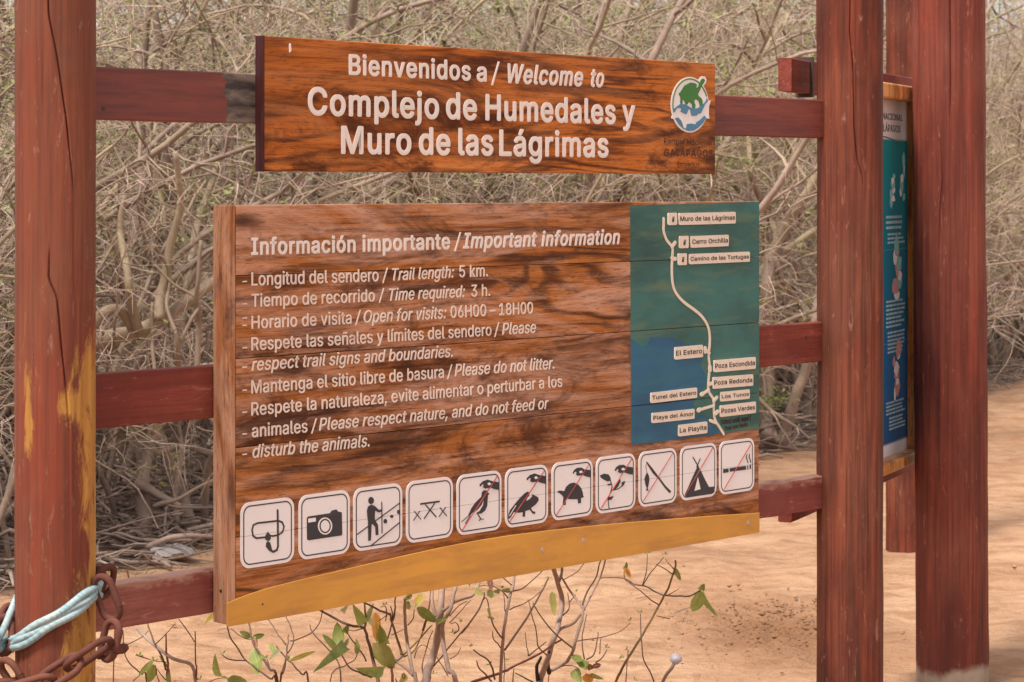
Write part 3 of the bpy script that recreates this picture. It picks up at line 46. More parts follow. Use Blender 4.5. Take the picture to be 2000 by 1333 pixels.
PLANTS = [["plant",[["b",1.9,[[-0.953,5.572,0.716],[-0.951,5.586,0.664],[-0.935,5.593,0.629],[-0.917,5.629,0.595],[-0.907,5.658,0.567],[-0.938,5.967,0.19],[-0.867,5.559,0.012]]],["b",2.5,[[-0.904,5.648,0.724],[-0.894,5.597,0.719],[-0.862,5.495,0.699],[-0.842,5.468,0.674],[-0.84,5.533,0.627],[-0.851,5.632,0.573],[-0.882,5.885,0.208],[-0.828,5.549,0.007]]],["r",2.7,[[-0.826,5.426,0.736],[-0.824,5.442,0.675],[-0.847,5.629,0.576]]],["r",2.2,[[-0.777,5.588,0.709],[-0.786,5.662,0.624],[-0.82,5.913,0.512],[-0.854,5.918,0.244],[-0.821,5.601,0.076]]],["b",1.2,[[-0.808,5.533,0.75],[-0.804,5.522,0.748],[-0.776,5.564,0.688]]],["b",1.2,[[-0.811,5.45,0.75],[-0.857,5.483,0.698]]],["b",1.3,[[-0.889,5.568,0.714],[-0.904,5.547,0.703],[-0.944,5.563,0.682]]],["r",1.6,[[-0.912,5.568,0.653],[-0.878,5.562,0.643],[-0.831,5.472,0.659]]],["r",1.3,[[-0.869,5.583,0.617],[-0.848,5.62,0.58]]],["r",1.3,[[-0.872,5.571,0.629],[-0.874,5.643,0.573]]],["b",1.6,[[-0.956,5.604,0.653],[-0.991,5.692,0.633],[-1.046,5.814,0.599]]],["b",1.3,[[-0.919,5.627,0.593],[-0.931,5.602,0.584]]]],[["g",11.2,[-0.874,5.556,0.644],[-0.921,5.623,0.595]],["g",25.1,[-0.876,5.575,0.631],[-0.904,5.662,0.568]],["g",11.2,[-0.83,5.52,0.633],[-0.834,5.716,0.556]],["g",5,[-0.832,5.528,0.629],[-0.849,5.485,0.671]]],[[-0.912,5.568,0.653],[-0.871,5.55,0.645],[-0.808,5.888,0.527]]],["litter",[["t",4.4,[[-0.917,5.573,0.72],[-0.895,5.551,0.704],[-0.862,5.496,0.694],[-0.815,5.427,0.68],[-0.803,5.503,0.655],[-0.799,5.643,0.619],[-0.803,5.744,0.583],[-0.821,5.908,0.513],[-0.782,5.811,0.272],[-0.764,5.756,0.027]]]],[],[]],["plant",[["b",2.3,[[-0.731,5.831,0.679],[-0.729,5.835,0.668],[-0.723,5.866,0.635],[-0.705,5.945,0.578],[-0.681,5.92,0.561],[-0.614,5.788,0.549],[-0.599,5.804,0.53],[-0.583,6.051,0.19],[-0.549,5.854,-0.036]]],["b",3.4,[[-0.705,6.105,0.639],[-0.699,6.076,0.621],[-0.686,6.006,0.604],[-0.648,5.873,0.591],[-0.615,5.794,0.572],[-0.596,5.801,0.536],[-0.585,6.041,0.194],[-0.556,5.878,-0.044]]],["b",1.7,[[-0.662,6.135,0.641],[-0.598,6.021,0.588]]],["b",1.6,[[-0.729,5.739,0.623],[-0.727,5.82,0.592],[-0.691,5.937,0.565]]],["b",1.3,[[-0.727,5.902,0.655],[-0.707,6.011,0.608],[-0.686,6.006,0.604]]],["b",1.6,[[-0.627,5.835,0.588],[-0.615,5.794,0.572]]],["b",2,[[-0.594,6.008,0.588],[-0.582,5.886,0.583],[-0.584,5.803,0.56],[-0.591,5.803,0.536],[-0.609,5.923,0.226],[-0.617,5.987,-0.078]]],["b",2.1,[[-0.6,6.12,0.595],[-0.583,5.887,0.583],[-0.59,5.802,0.538],[-0.614,5.854,0.245],[-0.634,5.982,-0.077]]],["b",2.4,[[-0.619,5.985,0.593],[-0.573,5.853,0.582],[-0.526,5.697,0.581],[-0.51,5.687,0.561],[-0.531,6.073,0.167],[-0.506,5.851,-0.072]]],["r",1.3,[[-0.787,5.919,0.513],[-0.758,5.888,0.53],[-0.741,5.95,0.516]]]],[["g",22.6,[-0.742,5.923,0.526],[-0.74,5.678,0.636]],["y",11.6,[-0.745,5.726,0.724],[-0.764,5.653,0.713]],["g",32.1,[-0.677,5.952,0.593],[-0.652,5.849,0.547]],["g",14.9,[-0.692,6.027,0.608],[-0.719,6.009,0.627]],["g",13.5,[-0.686,6.024,0.608],[-0.656,6.039,0.613]],["r",10.8,[-0.676,6.004,0.607],[-0.664,5.941,0.599]],["g",10.5,[-0.627,5.835,0.588],[-0.648,5.883,0.594]],["p",9.2,[-0.622,5.837,0.588],[-0.607,5.947,0.588]],["g",24.1,[-0.744,5.946,0.514],[-0.697,5.987,0.499]],["g",11.9,[-0.61,5.898,0.588],[-0.634,5.983,0.601]],["y",10.5,[-0.57,5.848,0.583],[-0.504,5.838,0.61]]],[[-0.729,5.739,0.623],[-0.628,5.847,0.591],[-0.685,6.017,0.607],[-0.573,5.861,0.583]]],["plant",[["b",1.7,[[-0.499,6.022,0.688],[-0.502,6.032,0.676],[-0.51,6.033,0.645],[-0.524,5.983,0.629],[-0.556,5.995,0.611],[-0.589,6.051,0.593]]],["b",1.8,[[-0.619,6.246,0.626],[-0.578,6.036,0.598],[-0.583,5.93,0.586]]],["b",2,[[-0.534,6.029,0.641],[-0.524,5.983,0.629],[-0.479,5.969,0.584],[-0.457,5.975,0.554],[-0.45,5.956,0.533],[-0.449,5.971,0.499],[-0.448,6.073,0.213],[-0.429,5.851,0.017]]],["b",3.4,[[-0.509,6.023,0.683],[-0.5,6.035,0.674],[-0.465,6.052,0.649],[-0.429,6.019,0.643],[-0.396,6.137,0.612]]],["b",5.2,[[-0.396,6.123,0.617],[-0.396,6.225,0.571],[-0.393,6.304,0.529],[-0.384,6.337,0.476],[-0.368,6.287,0.43],[-0.327,6.147,0.241],[-0.321,6.293,-0.022]]],["b",2.4,[[-0.459,6.035,0.575],[-0.431,6.002,0.538],[-0.411,6.053,0.509],[-0.384,6.249,0.456]]],["b",2,[[-0.437,6.054,0.615],[-0.421,6.09,0.58],[-0.408,6.161,0.542],[-0.399,6.219,0.506]]],["b",1.7,[[-0.415,6.109,0.55],[-0.419,6.06,0.542],[-0.435,5.994,0.54],[-0.471,5.899,0.515],[-0.501,6.097,0.195],[-0.479,5.773,0.019]]],["b",2.1,[[-0.325,6.117,0.674],[-0.331,6.291,0.596],[-0.372,6.408,0.467]]],["m",3.5,[[-0.33,6.185,0.643],[-0.331,6.291,0.596],[-0.322,6.435,0.519],[-0.311,6.446,0.473]]],["b",2.4,[[-0.31,6.052,0.714],[-0.314,6.131,0.668],[-0.327,6.27,0.605]]],["b",2.6,[[-0.387,5.874,0.73],[-0.383,5.898,0.723],[-0.331,6.2,0.636]]],["b",1.4,[[-0.337,6.121,0.67],[-0.345,6.212,0.629],[-0.363,6.242,0.61]]],["b",1.4,[[-0.431,6.043,0.625],[-0.415,6.066,0.618],[-0.4,6.12,0.613]]],["b",1.4,[[-0.349,6.096,0.677],[-0.337,6.111,0.675],[-0.346,6.269,0.605]]],["m",3.3,[[-0.382,5.887,0.728],[-0.39,6.089,0.64],[-0.397,6.139,0.609]]]],[["g",31.2,[-0.459,6.037,0.576],[-0.465,6.058,0.642]],["g",16.3,[-0.464,6.029,0.576],[-0.5,6.014,0.618]],["g",29.8,[-0.458,6.025,0.571],[-0.497,5.693,0.586]],["g",33.1,[-0.358,6.403,0.453],[-0.415,6.045,0.522]],["v",47,[-0.388,6.335,0.531],[-0.329,6.376,0.453]],["o",23,[-0.379,6.387,0.524],[-0.367,6.114,0.657]],["g",26.8,[-0.365,6.284,0.592],[-0.352,6.436,0.52]],["g",28.6,[-0.395,6.059,0.645],[-0.41,5.866,0.725]],["g",13.7,[-0.415,6.105,0.547],[-0.417,6.099,0.59]],["g",16.3,[-0.444,6.059,0.613],[-0.431,6.015,0.646]],["p",15,[-0.395,6.083,0.636],[-0.365,6.008,0.701]],["p",23.1,[-0.388,6.05,0.657],[-0.381,6.236,0.596]],["p",10.9,[-0.449,6.04,0.572],[-0.435,6.064,0.598]],["p",18.8,[-0.476,5.985,0.58],[-0.46,6.043,0.579]],["p",13.4,[-0.438,5.958,0.69],[-0.424,5.896,0.717]],["g",13.7,[-0.4,6.077,0.631],[-0.398,5.972,0.677]]],[[-0.459,6.035,0.575],[-0.341,6.098,0.68]]],["plant",[["t",11.6,[[-0.193,6.451,0.681],[-0.197,6.384,0.665],[-0.2,6.327,0.611],[-0.212,6.436,0.518],[-0.232,6.448,0.447],[-0.239,6.282,0.431],[-0.271,6.186,0.23],[-0.295,6.374,-0.047]]],["t",6.6,[[-0.159,6.508,0.671],[-0.16,6.447,0.665],[-0.169,6.286,0.64],[-0.192,6.321,0.585],[-0.193,6.37,0.532],[-0.175,6.283,0.469],[-0.152,6.228,0.443],[-0.133,6.689,0.094],[-0.117,6.474,-0.092]]],["t",5.1,[[-0.225,6.427,0.671],[-0.224,6.378,0.639],[-0.212,6.363,0.601]]],["t",5,[[-0.191,6.304,0.626],[-0.18,6.292,0.639],[-0.147,6.354,0.646],[-0.115,6.416,0.646],[-0.099,6.453,0.656],[-0.094,6.531,0.667]]],["t",5.5,[[-0.288,6.133,0.692],[-0.295,6.309,0.598],[-0.298,6.464,0.513],[-0.281,6.392,0.445],[-0.263,6.27,0.434],[-0.25,6.299,0.2],[-0.254,6.567,-0.106]]],["m",2.9,[[-0.311,6.446,0.473],[-0.262,6.531,0.508],[-0.225,6.429,0.564]]],["m",2.5,[[-0.306,6.447,0.47],[-0.281,6.521,0.474],[-0.256,6.511,0.526],[-0.239,6.429,0.58]]],["t",5.8,[[-0.334,6.409,0.458],[-0.324,6.42,0.464],[-0.311,6.446,0.473]]],["t",4.3,[[-0.326,6.416,0.462],[-0.3,6.378,0.454],[-0.276,6.337,0.441]]],["r",4.3,[[-0.337,6.393,0.453],[-0.329,6.263,0.435],[-0.316,6.116,0.245],[-0.324,6.308,-0.033]]],["b",1.8,[[-0.223,6.446,0.544],[-0.246,6.544,0.475],[-0.255,6.478,0.441],[-0.249,6.393,0.434]]],["b",2.1,[[-0.096,6.255,0.629],[-0.113,6.268,0.606],[-0.173,6.334,0.523],[-0.219,6.4,0.452]]],["b",1.8,[[-0.215,6.443,0.473],[-0.195,6.336,0.468],[-0.176,6.24,0.462]]],["b",1.5,[[-0.28,6.495,0.457],[-0.274,6.538,0.473],[-0.255,6.553,0.481],[-0.231,6.508,0.476]]],["b",2.2,[[-0.23,6.403,0.662],[-0.235,6.395,0.609],[-0.256,6.5,0.534]]],["b",1.8,[[-0.27,6.314,0.626],[-0.277,6.365,0.59],[-0.291,6.372,0.572]]],["b",1.4,[[-0.303,6.38,0.56],[-0.339,6.402,0.542]]],["b",1.8,[[-0.172,6.268,0.619],[-0.151,6.3,0.637],[-0.125,6.372,0.64]]],["b",1.8,[[-0.172,6.272,0.599],[-0.145,6.281,0.625],[-0.115,6.377,0.642]]],["b",1.8,[[-0.169,6.27,0.597],[-0.153,6.265,0.601],[-0.148,6.279,0.579],[-0.161,6.289,0.567]]],["b",1.4,[[-0.173,6.332,0.489],[-0.152,6.346,0.498],[-0.144,6.343,0.518]]],["b",1.8,[[-0.315,6.238,0.441],[-0.322,6.288,0.443]]]],[["y",19.9,[-0.266,6.31,0.638],[-0.25,6.356,0.663]],["g",25.6,[-0.265,6.322,0.632],[-0.21,6.372,0.582]],["g",14.3,[-0.213,6.378,0.583],[-0.176,6.273,0.613]],["g",12.6,[-0.284,6.234,0.644],[-0.282,6.176,0.678]],["g",19.5,[-0.276,6.208,0.678],[-0.286,6.136,0.696]],["y",22.4,[-0.298,6.224,0.444],[-0.3,6.321,0.45]],["r",8.5,[-0.298,6.282,0.447],[-0.301,6.325,0.45]]],[[-0.267,6.309,0.636],[-0.161,6.286,0.57],[-0.142,6.27,0.602],[-0.278,6.188,0.687],[-0.217,6.338,0.446]]],["plant",[["t",4.8,[[0.008,6.556,0.696],[0.007,6.546,0.681],[0.001,6.474,0.657],[-0.015,6.267,0.632],[-0.026,6.303,0.545],[-0.035,6.576,0.367],[-0.044,6.587,0.171],[-0.046,6.294,0.058]]],["b",3,[[0.107,6.646,0.658],[0.094,6.613,0.642],[0.059,6.465,0.607],[0.009,6.421,0.532],[-0.021,6.427,0.493]]],["b",2.2,[[0.059,6.476,0.613],[0.111,6.629,0.514],[0.179,6.724,0.438]]],["b",1.8,[[-0.007,6.311,0.63],[0.02,6.415,0.619],[0.045,6.47,0.622],[0.088,6.591,0.634]]],["b",2.2,[[0.004,6.462,0.651],[0.032,6.521,0.652],[0.071,6.524,0.685],[0.096,6.53,0.709]]],["b",1.8,[[-0.027,6.485,0.69],[-0.002,6.486,0.664]]],["b",1.8,[[-0.054,6.394,0.68],[-0.026,6.369,0.668],[-0.007,6.371,0.646]]],["b",2.5,[[-0.078,6.372,0.665],[-0.08,6.308,0.657],[-0.103,6.258,0.618],[-0.141,6.291,0.569]]],["b",2.1,[[-0.078,6.304,0.658],[-0.069,6.279,0.663],[-0.054,6.141,0.63],[-0.041,6.184,0.593],[-0.026,6.294,0.55]]],["b",1.7,[[-0.052,6.169,0.595],[-0.048,6.234,0.559],[-0.029,6.379,0.505]]],["b",1.8,[[-0.024,6.414,0.496],[-0.02,6.616,0.398],[-0.024,6.638,0.354],[-0.021,6.603,0.175],[-0.019,6.377,0.051]]],["b",2.5,[[-0.108,6.365,0.508],[-0.086,6.377,0.487],[-0.062,6.412,0.46],[-0.049,6.51,0.393]]],["b",2.2,[[-0.099,6.414,0.466],[-0.09,6.435,0.436],[-0.057,6.483,0.393]]],["b",1.4,[[-0.023,6.377,0.666],[-0.02,6.244,0.637]]],["b",1.5,[[-0.093,6.49,0.663],[-0.062,6.405,0.678]]]],[["v",17.1,[-0.078,6.351,0.663],[-0.101,6.446,0.654]],["g",22.7,[-0.069,6.319,0.666],[-0.053,6.335,0.674]],["r",14.2,[-0.056,6.337,0.674],[-0.059,6.439,0.683]],["g",11.5,[-0.029,6.379,0.671],[-0.009,6.446,0.662]],["g",11.4,[-0.034,6.358,0.672],[-0.053,6.335,0.674]],["y",7,[-0.063,6.201,0.655],[-0.057,6.143,0.632]]],[[0.106,6.639,0.66],[0.094,6.61,0.642],[0.062,6.48,0.612],[-0.11,6.351,0.519],[-0.062,6.424,0.452],[-0.059,6.146,0.634],[-0.026,6.399,0.672],[-0.12,6.524,0.654],[-0.013,6.581,0.431]]],["plant",[["t",8.9,[[0.116,6.567,0.717],[0.12,6.635,0.689],[0.138,6.815,0.612],[0.151,6.878,0.548],[0.14,6.773,0.515],[0.124,6.69,0.477],[0.107,6.731,0.414],[0.088,6.818,0.338],[0.084,6.826,0.313],[0.065,6.453,0.237],[0.06,6.509,0.065]]],["t",4.5,[[0.147,6.686,0.694],[0.147,6.772,0.654],[0.141,6.812,0.621]]],["t",4.5,[[0.131,6.712,0.484],[0.148,6.766,0.488],[0.184,6.807,0.497],[0.219,6.897,0.521],[0.243,6.991,0.548],[0.273,7.005,0.603],[0.284,6.911,0.672]]],["b",3.1,[[0.214,6.912,0.527],[0.23,6.967,0.562],[0.26,6.958,0.617],[0.268,6.87,0.678]]],["t",3.8,[[0.143,6.782,0.644],[0.179,6.938,0.567],[0.219,6.89,0.519]]],["t",5.4,[[0.214,6.866,0.515],[0.207,6.801,0.504],[0.187,6.708,0.464],[0.172,6.769,0.403],[0.15,6.846,0.364],[0.118,6.841,0.35]]],["b",1.8,[[0.045,6.479,0.626],[0.056,6.439,0.589],[0.07,6.5,0.52],[0.074,6.581,0.473],[0.101,6.708,0.421]]],["r",3.8,[[0.148,6.754,0.458],[0.107,6.675,0.448],[0.067,6.666,0.427],[0.01,6.722,0.387],[-0.035,6.556,0.4],[-0.114,6.39,0.409]]],["r",1.5,[[0.192,6.691,0.465],[0.249,6.682,0.475],[0.291,6.729,0.475],[0.322,6.712,0.492],[0.35,6.749,0.508]]],["b",1.9,[[0.224,6.855,0.511],[0.21,6.718,0.491],[0.205,6.646,0.463],[0.211,6.633,0.423]]],["b",1.9,[[0.254,6.737,0.482],[0.249,6.668,0.472],[0.235,6.606,0.442],[0.216,6.622,0.425]]],["b",1.9,[[0.276,6.64,0.45],[0.261,6.627,0.43],[0.241,6.618,0.417]]],["b",1.5,[[0.214,6.752,0.683],[0.191,6.825,0.645],[0.153,6.848,0.618]]],["b",1.9,[[0.17,6.93,0.565],[0.175,6.905,0.525],[0.153,6.831,0.516]]],["b",1.6,[[0.194,6.945,0.557],[0.176,6.925,0.537]]],["b",1.5,[[0.261,6.698,0.472],[0.253,6.62,0.442]]],["r",2.3,[[0.118,6.841,0.35],[0.109,6.856,0.306],[0.1,6.422,0.248],[0.1,6.551,0.061]]],["t",2.3,[[0.139,6.861,0.352],[0.167,6.819,0.367],[0.193,6.719,0.382]]],["k",6,[[0.085,6.695,0.417],[0.072,6.769,0.371],[0.077,6.82,0.328],[0.083,6.826,0.313]]],["b",2.3,[[0.01,6.772,0.356],[0.062,6.831,0.314]]],["b",1.4,[[0.037,6.449,0.538],[0.047,6.669,0.427]]],["t",2.3,[[0.007,6.736,0.375],[0.001,6.773,0.324]]],["b",1.9,[[0.097,6.603,0.482],[0.049,6.668,0.427]]],["k",6,[[0.11,6.704,0.434],[0.105,6.768,0.389],[0.111,6.84,0.342]]]],[["v",19.7,[0.118,6.734,0.604],[0.126,6.723,0.533]],["o",29.9,[0.217,6.661,0.377],[0.229,6.683,0.341]],["g",30.4,[0.185,6.766,0.366],[0.205,6.716,0.335]],["g",23.9,[0.225,6.635,0.397],[0.187,6.714,0.409]],["g",19.4,[0.205,6.649,0.416],[0.174,6.755,0.41]],["r",13.4,[0.233,6.626,0.404],[0.259,6.637,0.408]],["r",17.9,[0.231,6.635,0.394],[0.224,6.62,0.414]],["g",12,[0.228,6.654,0.376],[0.27,6.712,0.349]]],[[0.195,6.944,0.566],[0.249,6.765,0.488],[0.351,6.768,0.51],[0.276,6.649,0.455],[0.219,6.644,0.392]]],["plant",[["m",3.8,[[0.481,6.704,0.7],[0.479,6.699,0.676],[0.467,6.829,0.595],[0.445,6.96,0.514],[0.378,6.683,0.476],[0.328,6.553,0.433],[0.307,6.733,0.334],[0.257,6.621,0.184],[0.252,6.972,-0.084]]],["b",2.4,[[0.276,7.025,0.592],[0.283,7.032,0.594],[0.342,6.923,0.608],[0.365,6.875,0.603],[0.394,6.874,0.598],[0.405,6.887,0.591],[0.435,6.913,0.57],[0.47,6.879,0.565],[0.541,6.982,0.546],[0.584,7.063,0.549]]],["b",1.9,[[0.344,6.922,0.605],[0.404,6.909,0.561],[0.447,6.955,0.523]]],["b",1.9,[[0.394,6.874,0.598],[0.415,6.846,0.638],[0.435,6.818,0.669],[0.452,6.791,0.694]]],["b",1.5,[[0.409,6.865,0.694],[0.404,6.835,0.656],[0.394,6.872,0.6]]],["b",1.9,[[0.432,6.824,0.67],[0.477,6.717,0.656]]],["b",1.5,[[0.456,6.767,0.693],[0.47,6.708,0.684],[0.482,6.708,0.662]]],["b",2.3,[[0.387,6.848,0.513],[0.38,6.681,0.47],[0.386,6.676,0.414],[0.437,6.996,0.276],[0.468,7.226,0.073],[0.456,6.94,-0.006]]],["b",1.8,[[0.333,6.543,0.467],[0.336,6.711,0.338],[0.339,6.827,0.131],[0.35,7.078,-0.12]]],["b",1.6,[[0.441,6.954,0.489],[0.484,6.972,0.479]]],["b",1.5,[[0.47,6.879,0.565],[0.499,6.815,0.598]]],["b",1.2,[[0.338,6.878,0.656],[0.341,6.929,0.607]]]],[["g",38.1,[0.586,7.073,0.546],[0.571,7.192,0.459]],["g",20.7,[0.594,7.092,0.541],[0.663,7.361,0.412]],["g",19,[0.584,7.057,0.552],[0.593,7.023,0.577]],["o",15.4,[0.341,6.874,0.652],[0.358,6.87,0.619]],["g",9.3,[0.343,6.873,0.649],[0.345,6.848,0.672]],["g",13.5,[0.476,6.699,0.681],[0.5,6.757,0.632]]],[[0.384,6.852,0.518],[0.331,6.546,0.469],[0.363,6.722,0.344],[0.455,6.798,0.702],[0.409,6.871,0.696],[0.589,7.041,0.564],[0.316,6.561,0.443]]]]
KNOB = [[0.499,6.933,0.362],[0.486,6.929,0.336],[0.47,6.966,0.305],[0.462,7.085,0.24],[0.453,7.251,0.113],[0.425,6.999,-0.024]]

# ------------------------------------------------------------------ material helpers
class NT:
    def __init__(s, name):
        s.m = bpy.data.materials.new(name); s.m.use_nodes = True; s.t = s.m.node_tree
        s.b = s.t.nodes['Principled BSDF']
    def n(s, typ, **k):
        q = s.t.nodes.new('ShaderNode'+typ)
        for a, v in k.items(): setattr(q, a, v)
        return q
    def l(s, a, b): s.t.links.new(a, b)
    def coord(s, kind='Object', scale=(1,1,1), rand=0.0):
        c = s.n('TexCoord').outputs[kind]
        if rand:
            oi = s.n('ObjectInfo'); mu = s.n('VectorMath', operation='SCALE'); s.l(oi.outputs['Random'], mu.inputs['Scale'])
            mu.inputs[0].default_value = (rand, rand*.37, rand*.71)
            ad = s.n('VectorMath', operation='ADD'); s.l(c, ad.inputs[0]); s.l(mu.outputs[0], ad.inputs[1]); c = ad.outputs[0]
        mp = s.n('Mapping'); mp.inputs['Scale'].default_value = scale; s.l(c, mp.inputs[0]); return mp.outputs[0]
    def noise(s, vec, scale=1, detail=4, rough=.55, dist=0):
        q = s.n('TexNoise'); q.inputs['Scale'].default_value = scale; q.inputs['Detail'].default_value = detail
        q.inputs['Roughness'].default_value = rough; q.inputs['Distortion'].default_value = dist
        s.l(vec, q.inputs['Vector']); return q.outputs[0]
    def math(s, op, a, b=None, c=None):
        q = s.n('Math', operation=op)
        for i, v in enumerate((a, b, c)):
            if v is None: continue
            if isinstance(v, (int, float)): q.inputs[i].default_value = v
            else: s.l(v, q.inputs[i])
        return q.outputs[0]
    def ramp(s, fac, stops):
        q = s.n('ValToRGB'); r = q.color_ramp
        while len(r.elements) < len(stops): r.elements.new(.5)
        for e, (p, c) in zip(r.elements, stops):
            e.position = p; e.color = (c, c, c, 1) if isinstance(c, (int, float)) else (*c, 1)
        s.l(fac, q.inputs[0]); return q.outputs[0]
    def mix(s, fac, a, b, mode='MIX'):
        q = s.n('Mix', data_type='RGBA', blend_type=mode)
        for i, v in ((0, fac), (6, a), (7, b)):
            if isinstance(v, (int, float)): q.inputs[i].default_value = v
            elif isinstance(v, tuple): q.inputs[i].default_value = (*v, 1)
            else: s.l(v, q.inputs[i])
        return q.outputs[2]
    def out(s, colr, rough=.6, bump=None, strength=.3, dist=.002, spec=None):
        if isinstance(colr, tuple): s.b.inputs['Base Color'].default_value = (*colr, 1)
        else: s.l(colr, s.b.inputs['Base Color'])
        if isinstance(rough, (int, float)): s.b.inputs['Roughness'].default_value = rough
        else: s.l(rough, s.b.inputs['Roughness'])
        if spec is not None: s.b.inputs['Specular IOR Level'].default_value = spec
        if bump is not None:
            q = s.n('Bump'); q.inputs['Strength'].default_value = strength; q.inputs['Distance'].default_value = dist
            s.l(bump, q.inputs['Height']); s.l(q.outputs[0], s.b.inputs['Normal'])
        return s.m
def board_wood(name, base, mid, dark, pale, pale_amt, axis='x', rough=.5, stain=.5):
    m = NT(name)
    g = (.62, 1, 5.0) if axis == 'x' else (5.0, 5.0, .7)
    v = m.coord(scale=g, rand=37)
    warp = m.noise(v, 1.1, 3, .5, .6)
    sep = m.n('SeparateXYZ'); m.l(v, sep.inputs[0])
    ring = m.math('SINE', m.math('MULTIPLY_ADD', warp, 58.0, m.math('MULTIPLY', sep.outputs[2 if axis == 'x' else 0], 3.2)))
    ring = m.math('MULTIPLY_ADD', ring, .5, .5)
    fv = m.coord(scale=(3.5, 5, 130) if axis == 'x' else (130, 130, 3.5), rand=11)
    fib = m.noise(fv, 1, 7, .75, .3)
    fib2 = m.noise(m.coord(scale=(2.2, 3, 48) if axis == 'x' else (48, 48, 2.2), rand=19), 1, 6, .72, .8)
    pore = m.noise(m.coord(scale=(28, 20, 320) if axis == 'x' else (320, 320, 28), rand=29), 1, 2, .5)
    st = m.noise(m.coord(scale=(2.0, 2, 6.5) if axis == 'x' else (6.5, 6.5, 2.0), rand=23), 1, 8, .72, 1.0)
    c = m.mix(m.ramp(warp, [(.3, 0), (.7, 1)]), base, mid)
    c = m.mix(m.math('MULTIPLY', m.ramp(ring, [(.55, 0), (.98, 1)]), m.ramp(m.noise(m.coord(scale=(1.2, 1, 3), rand=5), 1, 3), [(.38, .10), (.60, .85)])), c, dark)
    c = m.mix(m.ramp(fib, [(.36, .6), (.52, 0)]), c, dark)
    c = m.mix(m.ramp(fib2, [(.34, .55), (.48, 0)]), c, dark)
    pl = m.noise(m.coord(scale=(1.3, 1, 9) if axis == 'x' else (9, 9, 1.3), rand=71), 1, 8, .75, .9)
    pl = m.math('MULTIPLY_ADD', m.math('SUBTRACT', fib, .5), .25, pl)
    c = m.mix(m.math('MULTIPLY', m.ramp(pl, [(.43, 0), (.62, 1)]), pale_amt), c, pale)
    c = m.mix(m.math('MULTIPLY', m.ramp(st, [(.50, 0), (.62, 1)]), stain), c, dark)
    c = m.mix(m.ramp(pore, [(.30, .7), (.38, 0)]), c, dark)
    vk = m.n('TexVoronoi'); m.l(m.coord(scale=(2.4, 1, 7) if axis == 'x' else (7, 7, 2.4), rand=83), vk.inputs['Vector']); vk.inputs['Scale'].default_value = 1   # sparse dark knots
    c = m.mix(m.math('MULTIPLY', m.ramp(m.math('MULTIPLY_ADD', fib2, .12, vk.outputs['Distance']), [(.13, .85), (.24, 0)]), 1.0), c, dark)
    bh = m.math('ADD', m.math('MULTIPLY', fib, .6), m.math('MULTIPLY', ring, .25))
    return m.out(c, rough, bh, .5, .002, .12)
def paint(name, colr, wear=(.35, .16, .08), amt=.35, rough=.6, thr=(.56, .68), var=.14, scale=(9, 9, 30)):
    m = NT(name); v = m.coord(scale=scale, rand=5)
    n1 = m.noise(v, 1, 6, .65, .3); n2 = m.noise(m.coord(scale=(2.5, 2.5, 5)), 1, 4, .6)
    c = m.mix(m.ramp(n2, [(.3, 0), (.7, 1)]), tuple(x*(1-var) for x in colr), tuple(min(1, x*(1+var)) for x in colr))
    c = m.mix(m.math('MULTIPLY', m.ramp(n1, [(thr[0], 0), (thr[1], 1)]), amt), c, wear)
    return m.out(c, rough, n1, .15, .001)
